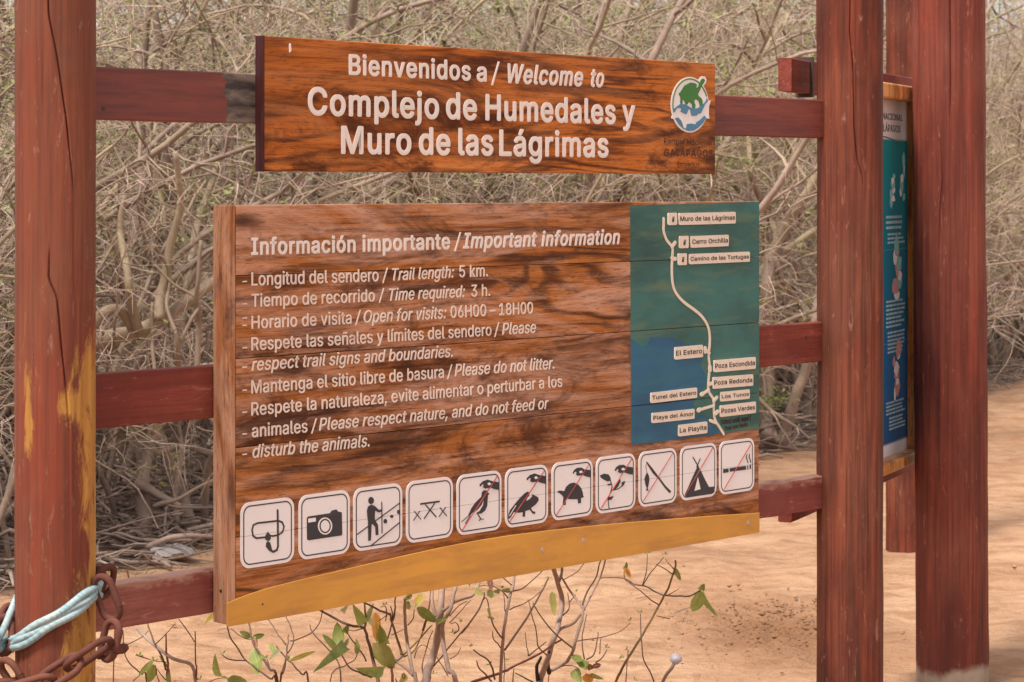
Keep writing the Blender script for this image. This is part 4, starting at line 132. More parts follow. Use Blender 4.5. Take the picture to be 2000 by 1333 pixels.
def stain_wood(name, base, dark, faded, axis='z', ochre=None, base_bare=None, streak=1.0, worn_top=None):
    m = NT(name)
    sc_ = {'z': (17, 17, .9), 'x': (1.3, 24, 24)}[axis]
    fine = {'z': (90, 90, 2.2), 'x': (4, 130, 130)}[axis]
    n1 = m.noise(m.coord(scale=sc_, rand=31), 1, 5, .62, .4)
    n2 = m.noise(m.coord(scale=fine, rand=13), 1, 4, .6)
    n3 = m.noise(m.coord(scale=(3.2, 3.2, 1.6), rand=17), 1, 5, .6, .5)
    c = m.mix(m.math('MULTIPLY', m.ramp(n1, [(.34, 1), (.62, 0)]), streak), base, dark)
    n6 = m.noise(m.coord(scale=(5, 5, 2.2), rand=41), 1, 4, .6, .4)
    c = m.mix(m.math('MULTIPLY', m.ramp(n6, [(.46, 0), (.66, 1)]), .62), c, dark)
    c = m.mix(m.math('MULTIPLY', m.ramp(n3, [(.45, 0), (.75, 1)]), .6), c, faded)
    c = m.mix(m.ramp(n2, [(.36, .55), (.55, 0)]), c, dark)
    spk = m.noise(m.coord(scale=(55, 55, 14) if axis == 'z' else (14, 60, 60), rand=3), 1, 5, .75, .5)
    c = m.mix(m.math('MULTIPLY', m.ramp(spk, [(.60, 0), (.72, 1)]), .45), c, tuple(min(1, x*1.5+.1) for x in faded))
    if ochre:
        # bare ochre wood where the stain has flaked: ragged patches at their own places on the post
        oc = m.coord(); tot = None
        for (px, py, pz, sx, sz) in ochre:
            d = m.n('VectorMath', operation='SUBTRACT'); m.l(oc, d.inputs[0]); d.inputs[1].default_value = (px, py, pz)
            e = m.n('VectorMath', operation='MULTIPLY'); m.l(d.outputs[0], e.inputs[0]); e.inputs[1].default_value = (1/sx, 1/sx, 1/sz)
            ln = m.n('VectorMath', operation='LENGTH'); m.l(e.outputs[0], ln.inputs[0])
            g = m.math('SUBTRACT', 1.0, ln.outputs['Value'])
            tot = g if tot is None else m.math('MAXIMUM', tot, g)
        rag = m.noise(m.coord(scale=(34, 34, 9), rand=0), 1, 9, .8, .8)
        msk = m.ramp(m.math('ADD', tot, m.math('MULTIPLY_ADD', rag, 4.0, -2.0)), [(.10, 0), (.55, 1)])
        oc2 = m.mix(m.ramp(n1, [(.35, 0), (.65, 1)]), (.26, .12, .03), (.52, .26, .06))
        c = m.mix(m.math('MULTIPLY', msk, .9), c, oc2)
    if worn_top is not None:
        s3 = m.n('SeparateXYZ'); m.l(m.coord(), s3.inputs[0]); rg = m.noise(m.coord(scale=(9, 20, 30)), 1, 7, .7, .4)
        h = m.math('ADD', s3.outputs[2], m.math('MULTIPLY_ADD', rg, .10, -.05))
        c = m.mix(m.ramp(m.math('SUBTRACT', h, worn_top-.5), [(.492, 0), (.508, .85)]), c, m.mix(n2, (.34, .17, .12), (.56, .36, .27)))
    if base_bare is not None:
        s2 = m.n('SeparateXYZ'); m.l(m.coord(), s2.inputs[0])
        rg = m.noise(m.coord(scale=(7, 7, 5)), 1, 6, .65)
        h = m.math('ADD', s2.outputs[2], m.math('MULTIPLY', rg, -.12))
        c = m.mix(m.ramp(h, [(base_bare-.016, 1), (base_bare+.012, 0)]), c, m.mix(rg, (.20, .14, .10), (.50, .39, .30)))
    return m.out(c, .68, m.math('ADD', n1, m.math('MULTIPLY', n2, .6)), .6, .004, .2)
def bark(name, a, b, lichen, amt, rand=9):
    m = NT(name); v = m.coord(rand=rand)
    n1 = m.noise(v, 3.0, 4, .6); n2 = m.noise(v, 45, 3, .6); n3 = m.noise(v, 1.3, 4, .6)
    hz = m.n('SeparateXYZ'); m.l(m.n('NewGeometry').outputs['Position'], hz.inputs[0]); hi = m.ramp(m.math('MULTIPLY', hz.outputs[2], .4), [(.25, .25), (.9, 1)])   # lichen thrives on the airy upper twigs
    c = m.mix(m.ramp(n1, [(.3, 0), (.7, 1)]), a, b)
    c = m.mix(m.math('MULTIPLY', m.ramp(n3, [(.45, 0), (.62, 1)]), m.math('MULTIPLY', hi, amt)), c, lichen)
    c = m.mix(m.ramp(n2, [(.3, .5), (.6, 0)]), c, tuple(x*.45 for x in a))
    return m.out(c, .85, n2, .4, .003, .2)
def leafm(name, a, b, trans=.25):
    m = NT(name); n1 = m.noise(m.coord(scale=(1, 1, 1), rand=9), 35, 4, .6); oi = m.n('ObjectInfo')
    c = m.mix(m.ramp(n1, [(.35, 0), (.65, 1)]), a, b)
    c = m.mix(m.math('MULTIPLY', oi.outputs['Random'], .35), c, tuple(x*1.35 for x in b))
    m.out(c, .5, n1, .2, .001)
    tr = m.n('BsdfTranslucent'); m.l(c, tr.inputs[0]); ms = m.n('MixShader'); ms.inputs[0].default_value = trans
    o = [q for q in m.t.nodes if q.type == 'OUTPUT_MATERIAL'][0]
    m.l(m.b.outputs[0], ms.inputs[1]); m.l(tr.outputs[0], ms.inputs[2]); m.l(ms.outputs[0], o.inputs[0]); return m.m
M = {}
M['top_wood'] = board_wood('varnished_wood', (.60, .175, .026), (.38, .098, .014), (.050, .012, .005), (.66, .27, .10), .35, stain=.85, rough=.42)
M['plank'] = board_wood('weathered_plank', (.47, .165, .040), (.31, .100, .026), (.050, .016, .009), (.58, .32, .22), .9, stain=.78, rough=.6)
M['batten'] = board_wood('batten_wood', (.45, .18, .07), (.36, .13, .05), (.08, .03, .018), (.60, .36, .24), .85, axis='z', rough=.65, stain=.8)
M['end_grain'] = board_wood('dark_end_grain', (.075, .02, .018), (.05, .016, .016), (.02, .008, .01), (.12, .05, .05), .3, axis='z', rough=.6)
M['yellow'] = paint('ochre_paint', (.58, .275, .042), (.36, .15, .04), .55, .6, (.47, .68), .14, (4, 4, 26))
M['white'] = paint('white_lettering', (.74, .66, .62), (.42, .19, .11), .30, .6, (.60, .72), .05, (60, 60, 60))
M['white_small'] = paint('worn_white_lettering', (.72, .60, .53), (.42, .20, .12), .55, .6, (.54, .70), .08, (38, 38, 60))
M['plate'] = paint('white_plate_paint', (.78, .725, .725), (.55, .42, .36), .25, .55, (.62, .75), .03, (14, 14, 40))
M['rim'] = paint('cream_rim_paint', (.72, .60, .50), (.5, .3, .2), .4, .55, (.55, .7), .05, (30, 30, 60))
M['black'] = paint('black_symbol_paint', (.030, .027, .034), (.08, .06, .06), .3, .6)
M['red'] = paint('red_slash_paint', (.42, .06, .05), (.6, .35, .3), .5, .6, (.5, .7))
M['teal'] = paint('map_green_paint', (.026, .112, .102), (.13, .17, .09), .55, .6, (.50, .68), .5, (5, 5, 26))
M['sea'] = paint('map_blue_paint', (.012, .085, .175), (.018, .125, .18), .7, .6, (.42, .64), .45, (4, 4, 24))
M['engraved'] = paint('dark_engraved_text', (.035, .012, .008), (.12, .03, .01), .6, .7, (.46, .6), .1, (70, 70, 70))
M['logo_green'] = paint('emblem_green', (.035, .17, .028), (.05, .2, .04), .2, .5)
M['logo_blue'] = paint('emblem_blue', (.06, .20, .33), (.08, .2, .3), .2, .5)
M['rail'] = stain_wood('red_rail_stain', (.27, .055, .038), (.14, .030, .023), (.34, .11, .07), 'x')
M['rail_low'] = stain_wood('faded_rail_stain', (.27, .075, .062), (.19, .05, .042), (.42, .20, .14), 'x', worn_top=EYE-.925)
M['rail_grey'] = stain_wood('bare_grey_rail', (.25, .19, .16), (.05, .035, .03), (.42, .32, .25), 'x')
M['post'] = stain_wood('red_post_stain', (.205, .045, .023), (.050, .015, .011), (.25, .095, .055), 'z')
M['post_right'] = stain_wood('red_post_stain_bare_foot', (.245, .053, .032), (.085, .022, .017), (.27, .09, .056), 'z', base_bare=.018)
M['frame'] = board_wood('frame_varnish', (.78, .34, .10), (.66, .25, .06), (.14, .045, .02), (.75, .5, .28), .5, axis='z', rough=.35)
M['branch'] = bark('grey_branch_bark', (.44, .33, .27), (.18, .125, .10), (.34, .29, .11), .5)
M['twig'] = bark('pale_twig_bark', (.74, .57, .475), (.15, .102, .082), (.44, .38, .14), .55)
M['litter'] = bark('dead_stick_bark', (.44, .335, .28), (.16, .11, .088), (.56, .45, .37), .5)
M['stem'] = bark('brown_stem_bark', (.19, .11, .085), (.11, .06, .045), (.22, .17, .10), .3)
M['stem_t'] = bark('grey_brown_stem', (.42, .28, .22), (.25, .165, .13), (.48, .37, .30), .5)
M['stem_r'] = bark('reddish_stem', (.24, .07, .05), (.15, .05, .035), (.20, .12, .08), .2)
M['stem_m'] = bark('olive_stem', (.24, .16, .06), (.17, .11, .05), (.26, .18, .08), .3)
M['stem_k'] = bark('dark_stem', (.04, .028, .026), (.07, .05, .045), (.08, .06, .05), .2)
M['leaf_g'] = leafm('green_leaf', (.15, .215, .035), (.28, .31, .075))
M['leaf_v'] = leafm('olive_leaf', (.27, .27, .06), (.38, .33, .10))
M['leaf_p'] = leafm('pale_leaf', (.38, .38, .19), (.45, .44, .24))
M['leaf_y'] = leafm('yellow_leaf', (.34, .25, .03), (.45, .33, .05))
M['leaf_o'] = leafm('orange_leaf', (.55, .22, .03), (.60, .28, .05))
M['leaf_r'] = leafm('brown_leaf', (.13, .035, .02), (.22, .07, .04))
M['leaf_s'] = leafm('shrub_leaf', (.15, .19, .045), (.26, .29, .09), .3)
M['rust'] = bark('rusty_chain_iron', (.17, .06, .042), (.085, .032, .026), (.30, .13, .08), .6)
M['rope'] = paint('blue_plastic_rope', (.25, .42, .48), (.50, .60, .62), .5, .45, (.42, .7), .12, (20, 20, 20))
M['metal'] = paint('dark_nail', (.05, .03, .03), (.1, .05, .04), .4, .6)
M['plug'] = paint('grey_plug', (.42, .33, .30), (.3, .22, .18), .5, .7)
# ------------------------------------------------------------------ object helpers
def tag(o, label=None, cat=None, group=None, kind=None):
    if label: o['label'] = label
    if cat: o['category'] = cat
    if group: o['group'] = group
    if kind: o['kind'] = kind
    return o
def empty(name, loc=(0,0,0), rz=0):
    o = bpy.data.objects.new(name, None); o.empty_display_size = .1; o.location = loc; o.rotation_euler = (0, 0, rz); col.objects.link(o); return o
def mesh(name, V, F, mat, parent=None, smooth=False):
    me = bpy.data.meshes.new(name); me.from_pydata([tuple(map(float, v)) for v in V] if not isinstance(V, np.ndarray) else V.tolist(), [], F)
    if isinstance(mat, (list, tuple)):
        for q in mat: me.materials.append(q)
    else: me.materials.append(mat)
    if smooth: me.polygons.foreach_set('use_smooth', [True]*len(me.polygons))
    me.update()
    o = bpy.data.objects.new(name, me); col.objects.link(o)
    if parent: o.parent = parent
    return o
class MB:
    def __init__(s): s.V = []; s.F = []
    def box(s, x0, x1, y0, y1, z0, z1, jit=0):
        b = len(s.V); j = lambda: random.uniform(-jit, jit)
        s.V += [(x+j(), y+j(), z+j()) for z in (z0, z1) for y in (y0, y1) for x in (x0, x1)]
        s.F += [tuple(b+i for i in f) for f in ((0,2,3,1),(4,5,7,6),(0,1,5,4),(2,6,7,3),(0,4,6,2),(1,3,7,5))]; return s
    def poly(s, P, y0, y1):
        """prism: outline P in (x,z), front at y0 (toward the viewer), back at y1"""
        a = sum(P[i][0]*P[(i+1) % len(P)][1]-P[(i+1) % len(P)][0]*P[i][1] for i in range(len(P)))
        if a < 0: P = P[::-1]
        b = len(s.V); n = len(P)
        s.V += [(p[0], y0, p[1]) for p in P]+[(p[0], y1, p[1]) for p in P]
        s.F += [tuple(range(b, b+n))]
        s.F += [(b+i, b+n+i, b+n+(i+1) % n, b+(i+1) % n) for i in range(n)]; return s
    def ring(s, A, B, y0, y1):
        b = len(s.V); n = len(A)
        s.V += [(p[0], y0, p[1]) for p in A]+[(p[0], y0, p[1]) for p in B]+[(p[0], y1, p[1]) for p in A]+[(p[0], y1, p[1]) for p in B]
        for i in range(n):
            j = (i+1) % n
            s.F += [(b+i, b+j, b+n+j, b+n+i), (b+i, b+2*n+i, b+2*n+j, b+j), (b+n+i, b+n+j, b+3*n+j, b+3*n+i)]
        return s
    def stroke(s, P, w, y0, y1, cap=True):
        closed = P[0] == P[-1] and len(P) > 3
        Q = [Vector(p) for p in (P[:-1] if closed else P)]; n = len(Q); L = []; Rr = []
        for i in range(n):
            a = Q[(i-1) % n] if (closed or i > 0) else None; c = Q[(i+1) % n] if (closed or i < n-1) else None
            d1 = (Q[i]-a).normalized() if a is not None else (c-Q[i]).normalized()
            d2 = (c-Q[i]).normalized() if c is not None else d1
            t = d1+d2; t = t.normalized() if t.length > 1e-6 else d1
            nn = Vector((-t.y, t.x)); k = max(.5, abs(nn.dot(Vector((-d1.y, d1.x)))))
            L.append(Q[i]+nn*w/2/k); Rr.append(Q[i]-nn*w/2/k)
        if closed: return s.ring([tuple(v) for v in L], [tuple(v) for v in Rr], y0, y1)
        pts = [tuple(v) for v in L]
        if cap:
            d = (Q[-1]-Q[-2]).normalized(); nn = Vector((-d.y, d.x))
            pts += [tuple(Q[-1]+(nn*math.cos(a)+d*math.sin(a))*w/2) for a in (PI*.25, PI*.5, PI*.75)]
        pts += [tuple(v) for v in Rr[::-1]]
        if cap:
            d = (Q[0]-Q[1]).normalized(); nn = Vector((-d.y, d.x))
            pts += [tuple(Q[0]+(nn*math.cos(a)+d*math.sin(a))*w/2) for a in (PI*.25, PI*.5, PI*.75)]
        return s.poly(pts, y0, y1)
    def tube(s, P, R, n=6, cap=True):
        b0 = len(s.V); P = [Vector(p) for p in P]; m = len(P); up = None
        if isinstance(R, (int, float)): R = [R]*m
        for i in range(m):
            t = (P[min(i+1, m-1)]-P[max(i-1, 0)])
            t = t.normalized() if t.length > 1e-9 else Vector((0, 0, 1))
            if up is None: up = t.orthogonal().normalized()
            up = (up-t*up.dot(t)); up = up.normalized() if up.length > 1e-6 else t.orthogonal().normalized()
            q = t.cross(up)
            for k in range(n):
                a = 2*PI*k/n; s.V.append(tuple(P[i]+(up*math.cos(a)+q*math.sin(a))*R[i]))
        for i in range(m-1):
            for k in range(n):
                a = b0+i*n+k; c = b0+i*n+(k+1) % n; s.F.append((a, c, c+n, a+n))
        if cap: s.F.append(tuple(b0+k for k in range(n))[::-1]); s.F.append(tuple(b0+(m-1)*n+k for k in range(n)))
        return s
    def build(s, name, mat, parent=None, smooth=False): return mesh(name, s.V, s.F, mat, parent, smooth)
def spline(P, k=4):
    P = [Vector(p) for p in P]; o = []
    for i in range(len(P)-1):
        a, b, c, d = P[max(i-1, 0)], P[i], P[i+1], P[min(i+2, len(P)-1)]
        for j in range(k):
            t = j/k; o.append(.5*((2*b)+(c-a)*t+(2*a-5*b+4*c-d)*t*t+(3*b-a-3*c+d)*t**3))
    o.append(P[-1]); return o
def bevel(o, w, seg=1):
    md = o.modifiers.new('bevel', 'BEVEL'); md.width = w; md.segments = seg; md.limit_method = 'ANGLE'; return o
# ------------------------------------------------------------------ lettering
GL = {}
for g in GLYPHS.split('|'):
    if not g: continue
    ch = g[0]; adv, rest = g[1:].split(';'); sp = []
    for s_ in rest.split('/'):
        q = list(map(int, s_.split()))
        if q: sp.append([(q[i]/509, q[i+1]/509) for i in range(0, len(q), 2)])
    GL[ch] = (int(adv)/509, sp)
pending = []
def lettering(name, words, mat, parent, d0, thick=.0008, offs=None):
    """words: [text, style, x0, z0, x1, z1, cap] in mm; one mesh"""
    groups = {}
    for t, st, x0, z0, x1, z1, cap in words:
        if st == 'd':
            groups.setdefault('d', []).append([(x0, z0-cap/2), (x1, z1-cap/2), (x1, z1+cap/2), (x0, z0+cap/2)]); continue
        bold = 'b' in st; off = (.040 if bold else .018)*cap if offs is None else offs*cap
        slant = .2 if 'i' in st else 0
        h = cap-2*off; adv = []; x = 0; P = []
        for ch in t:
            a, sp = GL[ch]
            for s_ in sp: P.append([(x+p[0], p[1]) for p in s_])
            x += a+(.075 if bold else .02)
        fx = [p[0] for s_ in P for p in s_]; lo, hi = min(fx), max(fx)
        wd = (x1-x0)-2*off-(slant*h if len(t) > 1 or t == '/' else 0); sx = max(.1, wd)/(hi-lo) if hi > lo else 1
        if t in '/': sx = h*.75; 
        for s_ in P:
            Q = []
            for px, py in s_:
                X = x0+off+(px-lo)*sx+py*h*slant
                f = (X-x0)/max(x1-x0, 1); Q.append((X, z0+(z1-z0)*f+off+py*h))
            groups.setdefault(round(off, 2), []).append(Q)
    for off, S in groups.items():
        # stroke weight: the outline set down several times, a hair deeper each time, like coats of a stencil
        k_ = 0 if off == 'd' or off < .05 else 8 if off > 1.2 else 5
        for c_ in range(max(1, k_)):
            ox, oz = (off*math.cos(2*PI*c_/k_+.4), off*math.sin(2*PI*c_/k_+.4)) if k_ else (0, 0)
            cu = bpy.data.curves.new(name, 'CURVE'); cu.dimensions = '2D'; cu.fill_mode = 'BOTH'
            cu.extrude = thick
            for Q in S:
                sp = cu.splines.new('POLY'); sp.points.add(len(Q)-1); sp.use_cyclic_u = True
                sp.points.foreach_set('co', [v for p in Q for v in ((p[0]+ox)/1000, (p[1]+oz)/1000, -c_*.00006, 1)])
            o = bpy.data.objects.new(name, cu); col.objects.link(o)
            pending.append((o, name, mat, parent, d0, -c_*.00006))
    # merged at the end by flush_letters
def flush_letters():
    bpy.context.view_layer.update(); dg = bpy.context.evaluated_depsgraph_get(); done = {}
    for o, name, mat, parent, d0, dz in pending:
        me = bpy.data.meshes.new_from_object(o.evaluated_get(dg))
        n = len(me.vertices); co = np.zeros(n*3); me.vertices.foreach_get('co', co); co = co.reshape(-1, 3)
        V = np.stack([co[:, 0], d0-co[:, 2]-dz*(abs(co[:, 2]).max() > 9), co[:, 1]], 1); F = [tuple(p.vertices) for p in me.polygons]
        key = (name, mat.name, parent.name, d0, o.get('k', 0)); done.setdefault((id(mat), parent.name, d0, name), []).append((V, F, mat, parent))
        bpy.data.objects.remove(o); bpy.data.meshes.remove(me)
    for (a, b, d, name), L in done.items():
        Vs = []; Fs = []
        for V, F, mat, parent in L:
            k = sum(len(v) for v in Vs); Vs.append(V); Fs += [tuple(i+k for i in f) for f in F]
        mesh('lettering', np.concatenate(Vs), Fs, L[0][2], L[0][3])
    pending.clear()
# ------------------------------------------------------------------ ground
EDGE = [(-6.0, 4.2), (-2.35, 9.75), (-1.42, 11.1), (1.95, 15.7), (4.3, 20.3), (8.0, 28.5), (30, 80)]   # where sand meets thicket
def edge_d(x, y):
    """signed distance: positive on the thicket side"""
    best = 1e9; sg = 1
    for (ax, ay), (bx, by) in zip(EDGE, EDGE[1:]):
        dx, dy = bx-ax, by-ay; t = max(0, min(1, ((x-ax)*dx+(y-ay)*dy)/(dx*dx+dy*dy)))
        d = math.hypot(x-ax-t*dx, y-ay-t*dy)
        if d < best: best = d; sg = 1 if (dx*(y-ay)-dy*(x-ax)) > 0 else -1
    return best*sg
def axis(lo, hi, mid0, mid1, step, grow=1.25):
    a = list(np.arange(mid0, mid1, step)); s = step; x = mid0
    pre = []
    while x > lo: s *= grow; x -= s; pre.append(x)
    s = step; x = a[-1]; post = []
    while x < hi: s *= grow; x += s; post.append(x)
    return np.array(pre[::-1]+a+post)
xs = axis(-300, 300, -3.6, 4.6, .04); ys = axis(-60, 480, 5.5, 19, .045)
X, Yg = np.meshgrid(xs, ys)
Z = np.zeros_like(X)
near = (np.abs(X) < 30) & (Yg < 60) & (Yg > -5)
for i, j in zip(*np.nonzero(near)):
    p = Vector((X[i, j], Yg[i, j], 0))
    if Yg[i, j] < 4.5 or abs(X[i, j]) > 7: continue
    z = .028*mnoise.noise(p*.7)+.022*mnoise.noise(p*2.6+Vector((5, 1, 0)))+.012*mnoise.noise(p*5.5+Vector((3, 8, 0)))
    # wind and foot ripples, run roughly along the path
    z += .0035*mnoise.noise(Vector(((p.x*.8+p.y*.6)*1.6, (p.y*.8-p.x*.6)*6.5, 2)))+.006*mnoise.noise(p*19+Vector((0, 0, 4)))*max(0, mnoise.noise(p*1.1)+.4)
    z += .009*mnoise.noise(p*11)
    # a scuffed hollow with clods to the right of the sign
    cx, cy = (p.x-1.08)/.42, (p.y-9.2)/.75; q = cx*cx+cy*cy
    if q < 4: z += math.exp(-q)*(.05*mnoise.noise(p*9)+.03*mnoise.noise(p*17)-.01)
    Z[i, j] = z
V = np.stack([X.ravel(), Yg.ravel(), Z.ravel()], 1); nx, ny = len(xs), len(ys)
idx = np.arange(nx*ny).reshape(ny, nx)
Fg = np.stack([idx[:-1, :-1].ravel(), idx[:-1, 1:].ravel(), idx[1:, 1:].ravel(), idx[1:, :-1].ravel()], 1)
m = NT('sandy_ground'); pos = m.n('NewGeometry').outputs['Position']
n1 = m.noise(pos, .9, 5, .6); n2 = m.noise(pos, 7, 6, .65, .3); n3 = m.noise(pos, 90, 3, .6)
mp = m.n('Mapping'); m.l(pos, mp.inputs[0]); mp.inputs['Rotation'].default_value = (0, 0, .55); mp.inputs['Scale'].default_value = (1.6, 4, 1)
n4 = m.noise(mp.outputs[0], 1.5, 5, .62, .6)
c = m.mix(m.ramp(n1, [(.35, 0), (.65, 1)]), (.385, .222, .132), (.47, .30, .19))
c = m.mix(m.math('MULTIPLY', m.ramp(n4, [(.47, 0), (.62, 1)]), .6), c, (.27, .14, .075))
c = m.mix(m.math('MULTIPLY', m.ramp(n2, [(.48, 0), (.66, 1)]), .6), c, (.27, .145, .08))
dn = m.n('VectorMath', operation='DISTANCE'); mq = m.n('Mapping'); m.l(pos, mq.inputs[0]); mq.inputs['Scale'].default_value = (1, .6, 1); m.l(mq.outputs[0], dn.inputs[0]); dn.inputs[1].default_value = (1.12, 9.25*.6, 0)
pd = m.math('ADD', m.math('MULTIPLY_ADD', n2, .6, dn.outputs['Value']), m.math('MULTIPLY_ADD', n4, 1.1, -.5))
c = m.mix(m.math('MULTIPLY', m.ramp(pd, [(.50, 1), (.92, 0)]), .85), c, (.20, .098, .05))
c = m.mix(m.math('MULTIPLY', m.ramp(n3, [(.6, 0), (.75, 1)]), .3), c, (.22, .12, .07))
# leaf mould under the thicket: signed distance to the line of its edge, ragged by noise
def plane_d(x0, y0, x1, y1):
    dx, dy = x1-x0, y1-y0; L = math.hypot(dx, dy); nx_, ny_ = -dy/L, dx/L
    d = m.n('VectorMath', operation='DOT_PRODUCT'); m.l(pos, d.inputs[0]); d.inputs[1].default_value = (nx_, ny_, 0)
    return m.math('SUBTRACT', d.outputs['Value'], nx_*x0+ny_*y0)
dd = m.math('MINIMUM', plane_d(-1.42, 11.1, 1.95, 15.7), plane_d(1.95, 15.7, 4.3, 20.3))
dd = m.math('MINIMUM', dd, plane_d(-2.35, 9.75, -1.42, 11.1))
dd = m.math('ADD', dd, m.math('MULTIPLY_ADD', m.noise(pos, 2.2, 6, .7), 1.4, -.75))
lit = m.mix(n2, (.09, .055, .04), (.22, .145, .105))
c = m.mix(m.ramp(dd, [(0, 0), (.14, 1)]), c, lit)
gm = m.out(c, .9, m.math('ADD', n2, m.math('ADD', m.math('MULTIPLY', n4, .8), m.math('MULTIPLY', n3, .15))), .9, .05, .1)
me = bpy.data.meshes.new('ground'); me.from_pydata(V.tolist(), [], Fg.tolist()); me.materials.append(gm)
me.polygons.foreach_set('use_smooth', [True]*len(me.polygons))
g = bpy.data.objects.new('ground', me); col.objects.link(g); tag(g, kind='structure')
# ------------------------------------------------------------------ thicket
def shrub_mesh(seed, height, spread, leafy):
    r = random.Random(seed); segs = [[], []]; tips = []
    def grow(p, d, L, rad, lv, mb):
        n = max(3, int(L/(.14 if lv == 0 else .1 if lv == 1 else .075))); st = L/n; P = [p]; R_ = [rad]
        wob = (.22, .34, .42, .5)[lv]; curl = Vector((r.uniform(-1, 1), r.uniform(-1, 1), r.uniform(-.8, .3)))*(.05, .15, .22, .22)[lv]
        q = p.copy(); d = d.copy(); kids = []
        for i in range(n):
            d = (d+Vector((r.gauss(0, 1), r.gauss(0, 1), r.gauss(0, .8)))*wob*.5+curl).normalized()
            q = q+d*st; P.append(q.copy()); R_.append(rad*(1-.72*(i+1)/n))
            if q.z > height*(1.08+.1*math.sin(q.x*3+seed)): d.z -= .3
            if q.z < .15: d.z += .3
            if lv < 3 and i > (0 if lv else 2) and r.random() < (.66, .62, .55)[lv]: kids.append((q.copy(), d.copy(), R_[-1], 1-i/n))
        segs[0 if lv < 2 else 1].append((P, R_, (5, 4, 3, 3)[lv]))
        for (kp, kd, kr, f) in kids:
            side = kd.cross(Vector((r.gauss(0, 1), r.gauss(0, 1), r.gauss(0, 1)))).normalized()
            nd = (kd*.55+side*r.uniform(.5, 1.1)).normalized()
            nl = ((1.25, .66, .33)[lv])*r.uniform(.5, 1.25)*(.5+.5*f)
            grow(kp, nd, nl, max(.0027, kr*r.uniform(.42, .74)), lv+1, mb)
        if lv >= 2: tips.append((P[-1], d)); tips.append((P[len(P)//2], d))
    for k in range(r.randint(5, 7)):
        a = r.uniform(0, 2*PI); lean = r.uniform(.15, .8)*spread
        base = Vector((r.uniform(-.25, .25), r.uniform(-.25, .25), -.05))
        grow(base, Vector((math.cos(a)*lean, math.sin(a)*lean, 1)).normalized(), height*r.uniform(.8, 1.25), r.choice([.016, .02, .026, .034, .046]), 0, None)
    res = []
    for S in segs:
        b = MB()
        for P, R_, n in S: b.tube(P, R_, n, False)
        res.append(b)
    lf = MB()
    if leafy:
        for p, d in tips:
            if mnoise.noise(p*1.9+Vector((seed*7, 0, 0))) < .10 or r.random() > leafy*2.0*(.25+1.2*min(1, p.z/height)): continue
            for k in range(r.randint(3, 7)):
                c = p+Vector((r.gauss(0, .05), r.gauss(0, .05), r.gauss(0, .04))); a = Vector((r.gauss(0, 1), r.gauss(0, 1), r.gauss(0, .6))).normalized()
                s_ = r.uniform(.009, .02); q = a.orthogonal().normalized()*s_*.45; b = len(lf.V)
                lf.V += [tuple(c), tuple(c+a*s_+q), tuple(c+a*s_*2), tuple(c+a*s_-q)]; lf.F.append((b, b+1, b+2, b+3))
    return res[0], res[1], lf
protos = []
specs = [(1, 3.0, .9, .10), (2, 3.2, .8, .6), (3, 2.9, 1.0, .04), (4, 3.1, .9, .8), (5, 3.2, 1.1, .15), (6, 2.8, 1.0, .03)]
SHRUB_LABEL = 'grey leafless shrub of tangled twigs in the thicket behind the signs'
SHRUB_LEAFY = 'twiggy shrub with sprinkled small green leaves in the thicket behind the signs'
def shrub_proto(i, sp):
    br, tw, lf = shrub_mesh(*sp)
    root = empty('shrub'); br.build('branches', M['branch'], root, True)
    t = tw.build('twigs', M['twig'], root, True); t['kind'] = 'stuff'
    if lf.V: l = lf.build('leaves', M['leaf_s'], root); l['kind'] = 'stuff'
    return root
protos = [shrub_proto(i, s_) for i, s_ in enumerate(specs)]
pts = []
for row, (off, step) in enumerate([(.55, .95), (1.45, .95), (2.4, 1.0), (3.5, 1.15), (4.9, 1.3), (6.8, 1.7), (9.5, 2.2), (13.5, 2.8)]):
    for (ax, ay), (bx, by) in zip(EDGE, EDGE[1:]):
        L = math.hypot(bx-ax, by-ay); n = max(1, round(L/step)); nx_, ny_ = -(by-ay)/L, (bx-ax)/L
        for k in range(n):
            t = (k+.5*(row % 2)+random.uniform(.1, .5))/n
            x = ax+(bx-ax)*t+nx_*off+random.uniform(-.25, .25); y = ay+(by-ay)*t+ny_*off+random.uniform(-.25, .25)
            if y < 8.4 or y > 42 or abs(x) > .225*y+1.3: continue
            if any(math.hypot(x-a, y-b) < step*.55 for a, b, _ in pts): continue
            pts.append((x, y, row))
used = set(); ORD = ['first', 'second', 'third', 'fourth', 'fifth', 'sixth', 'seventh', 'eighth', 'ninth', 'tenth', 'eleventh', 'twelfth', 'thirteenth', 'fourteenth', 'fifteenth', 'sixteenth']; nfront = 0; pts.sort(key=lambda q: (q[2], q[0]/q[1]))
for (x, y, row) in pts:
    px = 1000+4450*x/y
    i = random.choice([1, 3, 4, 1, 3]) if (420 < px < 1150 and row > 1 and random.random() < .75) else random.choice([0, 2, 4, 5, 0, 2, 1, 5])
    src = protos[i]
    if i not in used: root = src; used.add(i)
    else:
        root = src.copy(); col.objects.link(root)
        for ch in src.children:
            c_ = ch.copy(); col.objects.link(c_); c_.parent = root
    s_ = random.uniform(.92, 1.14)*(1+.011*(y-10))*(.84, 1.0, 1.12, 1.2, 1.27, 1.34, 1.4, 1.45)[row]
    root.location = (x, y, 0); root.rotation_euler = (0, 0, random.uniform(0, 6.28)); root.scale = (s_,)*3
    lf_ = i in (1, 3)
    tag(root, SHRUB_LEAFY if lf_ else SHRUB_LABEL, 'shrub', 'leafy shrubs of the thicket' if lf_ else 'bare shrubs of the thicket')
    if row == 0 and abs(x) < .235*y and nfront < 16: root['label'] = '%s %s shrub from the left in the front row along the sand edge' % (ORD[nfront], 'leafy' if lf_ else 'bare grey'); nfront += 1
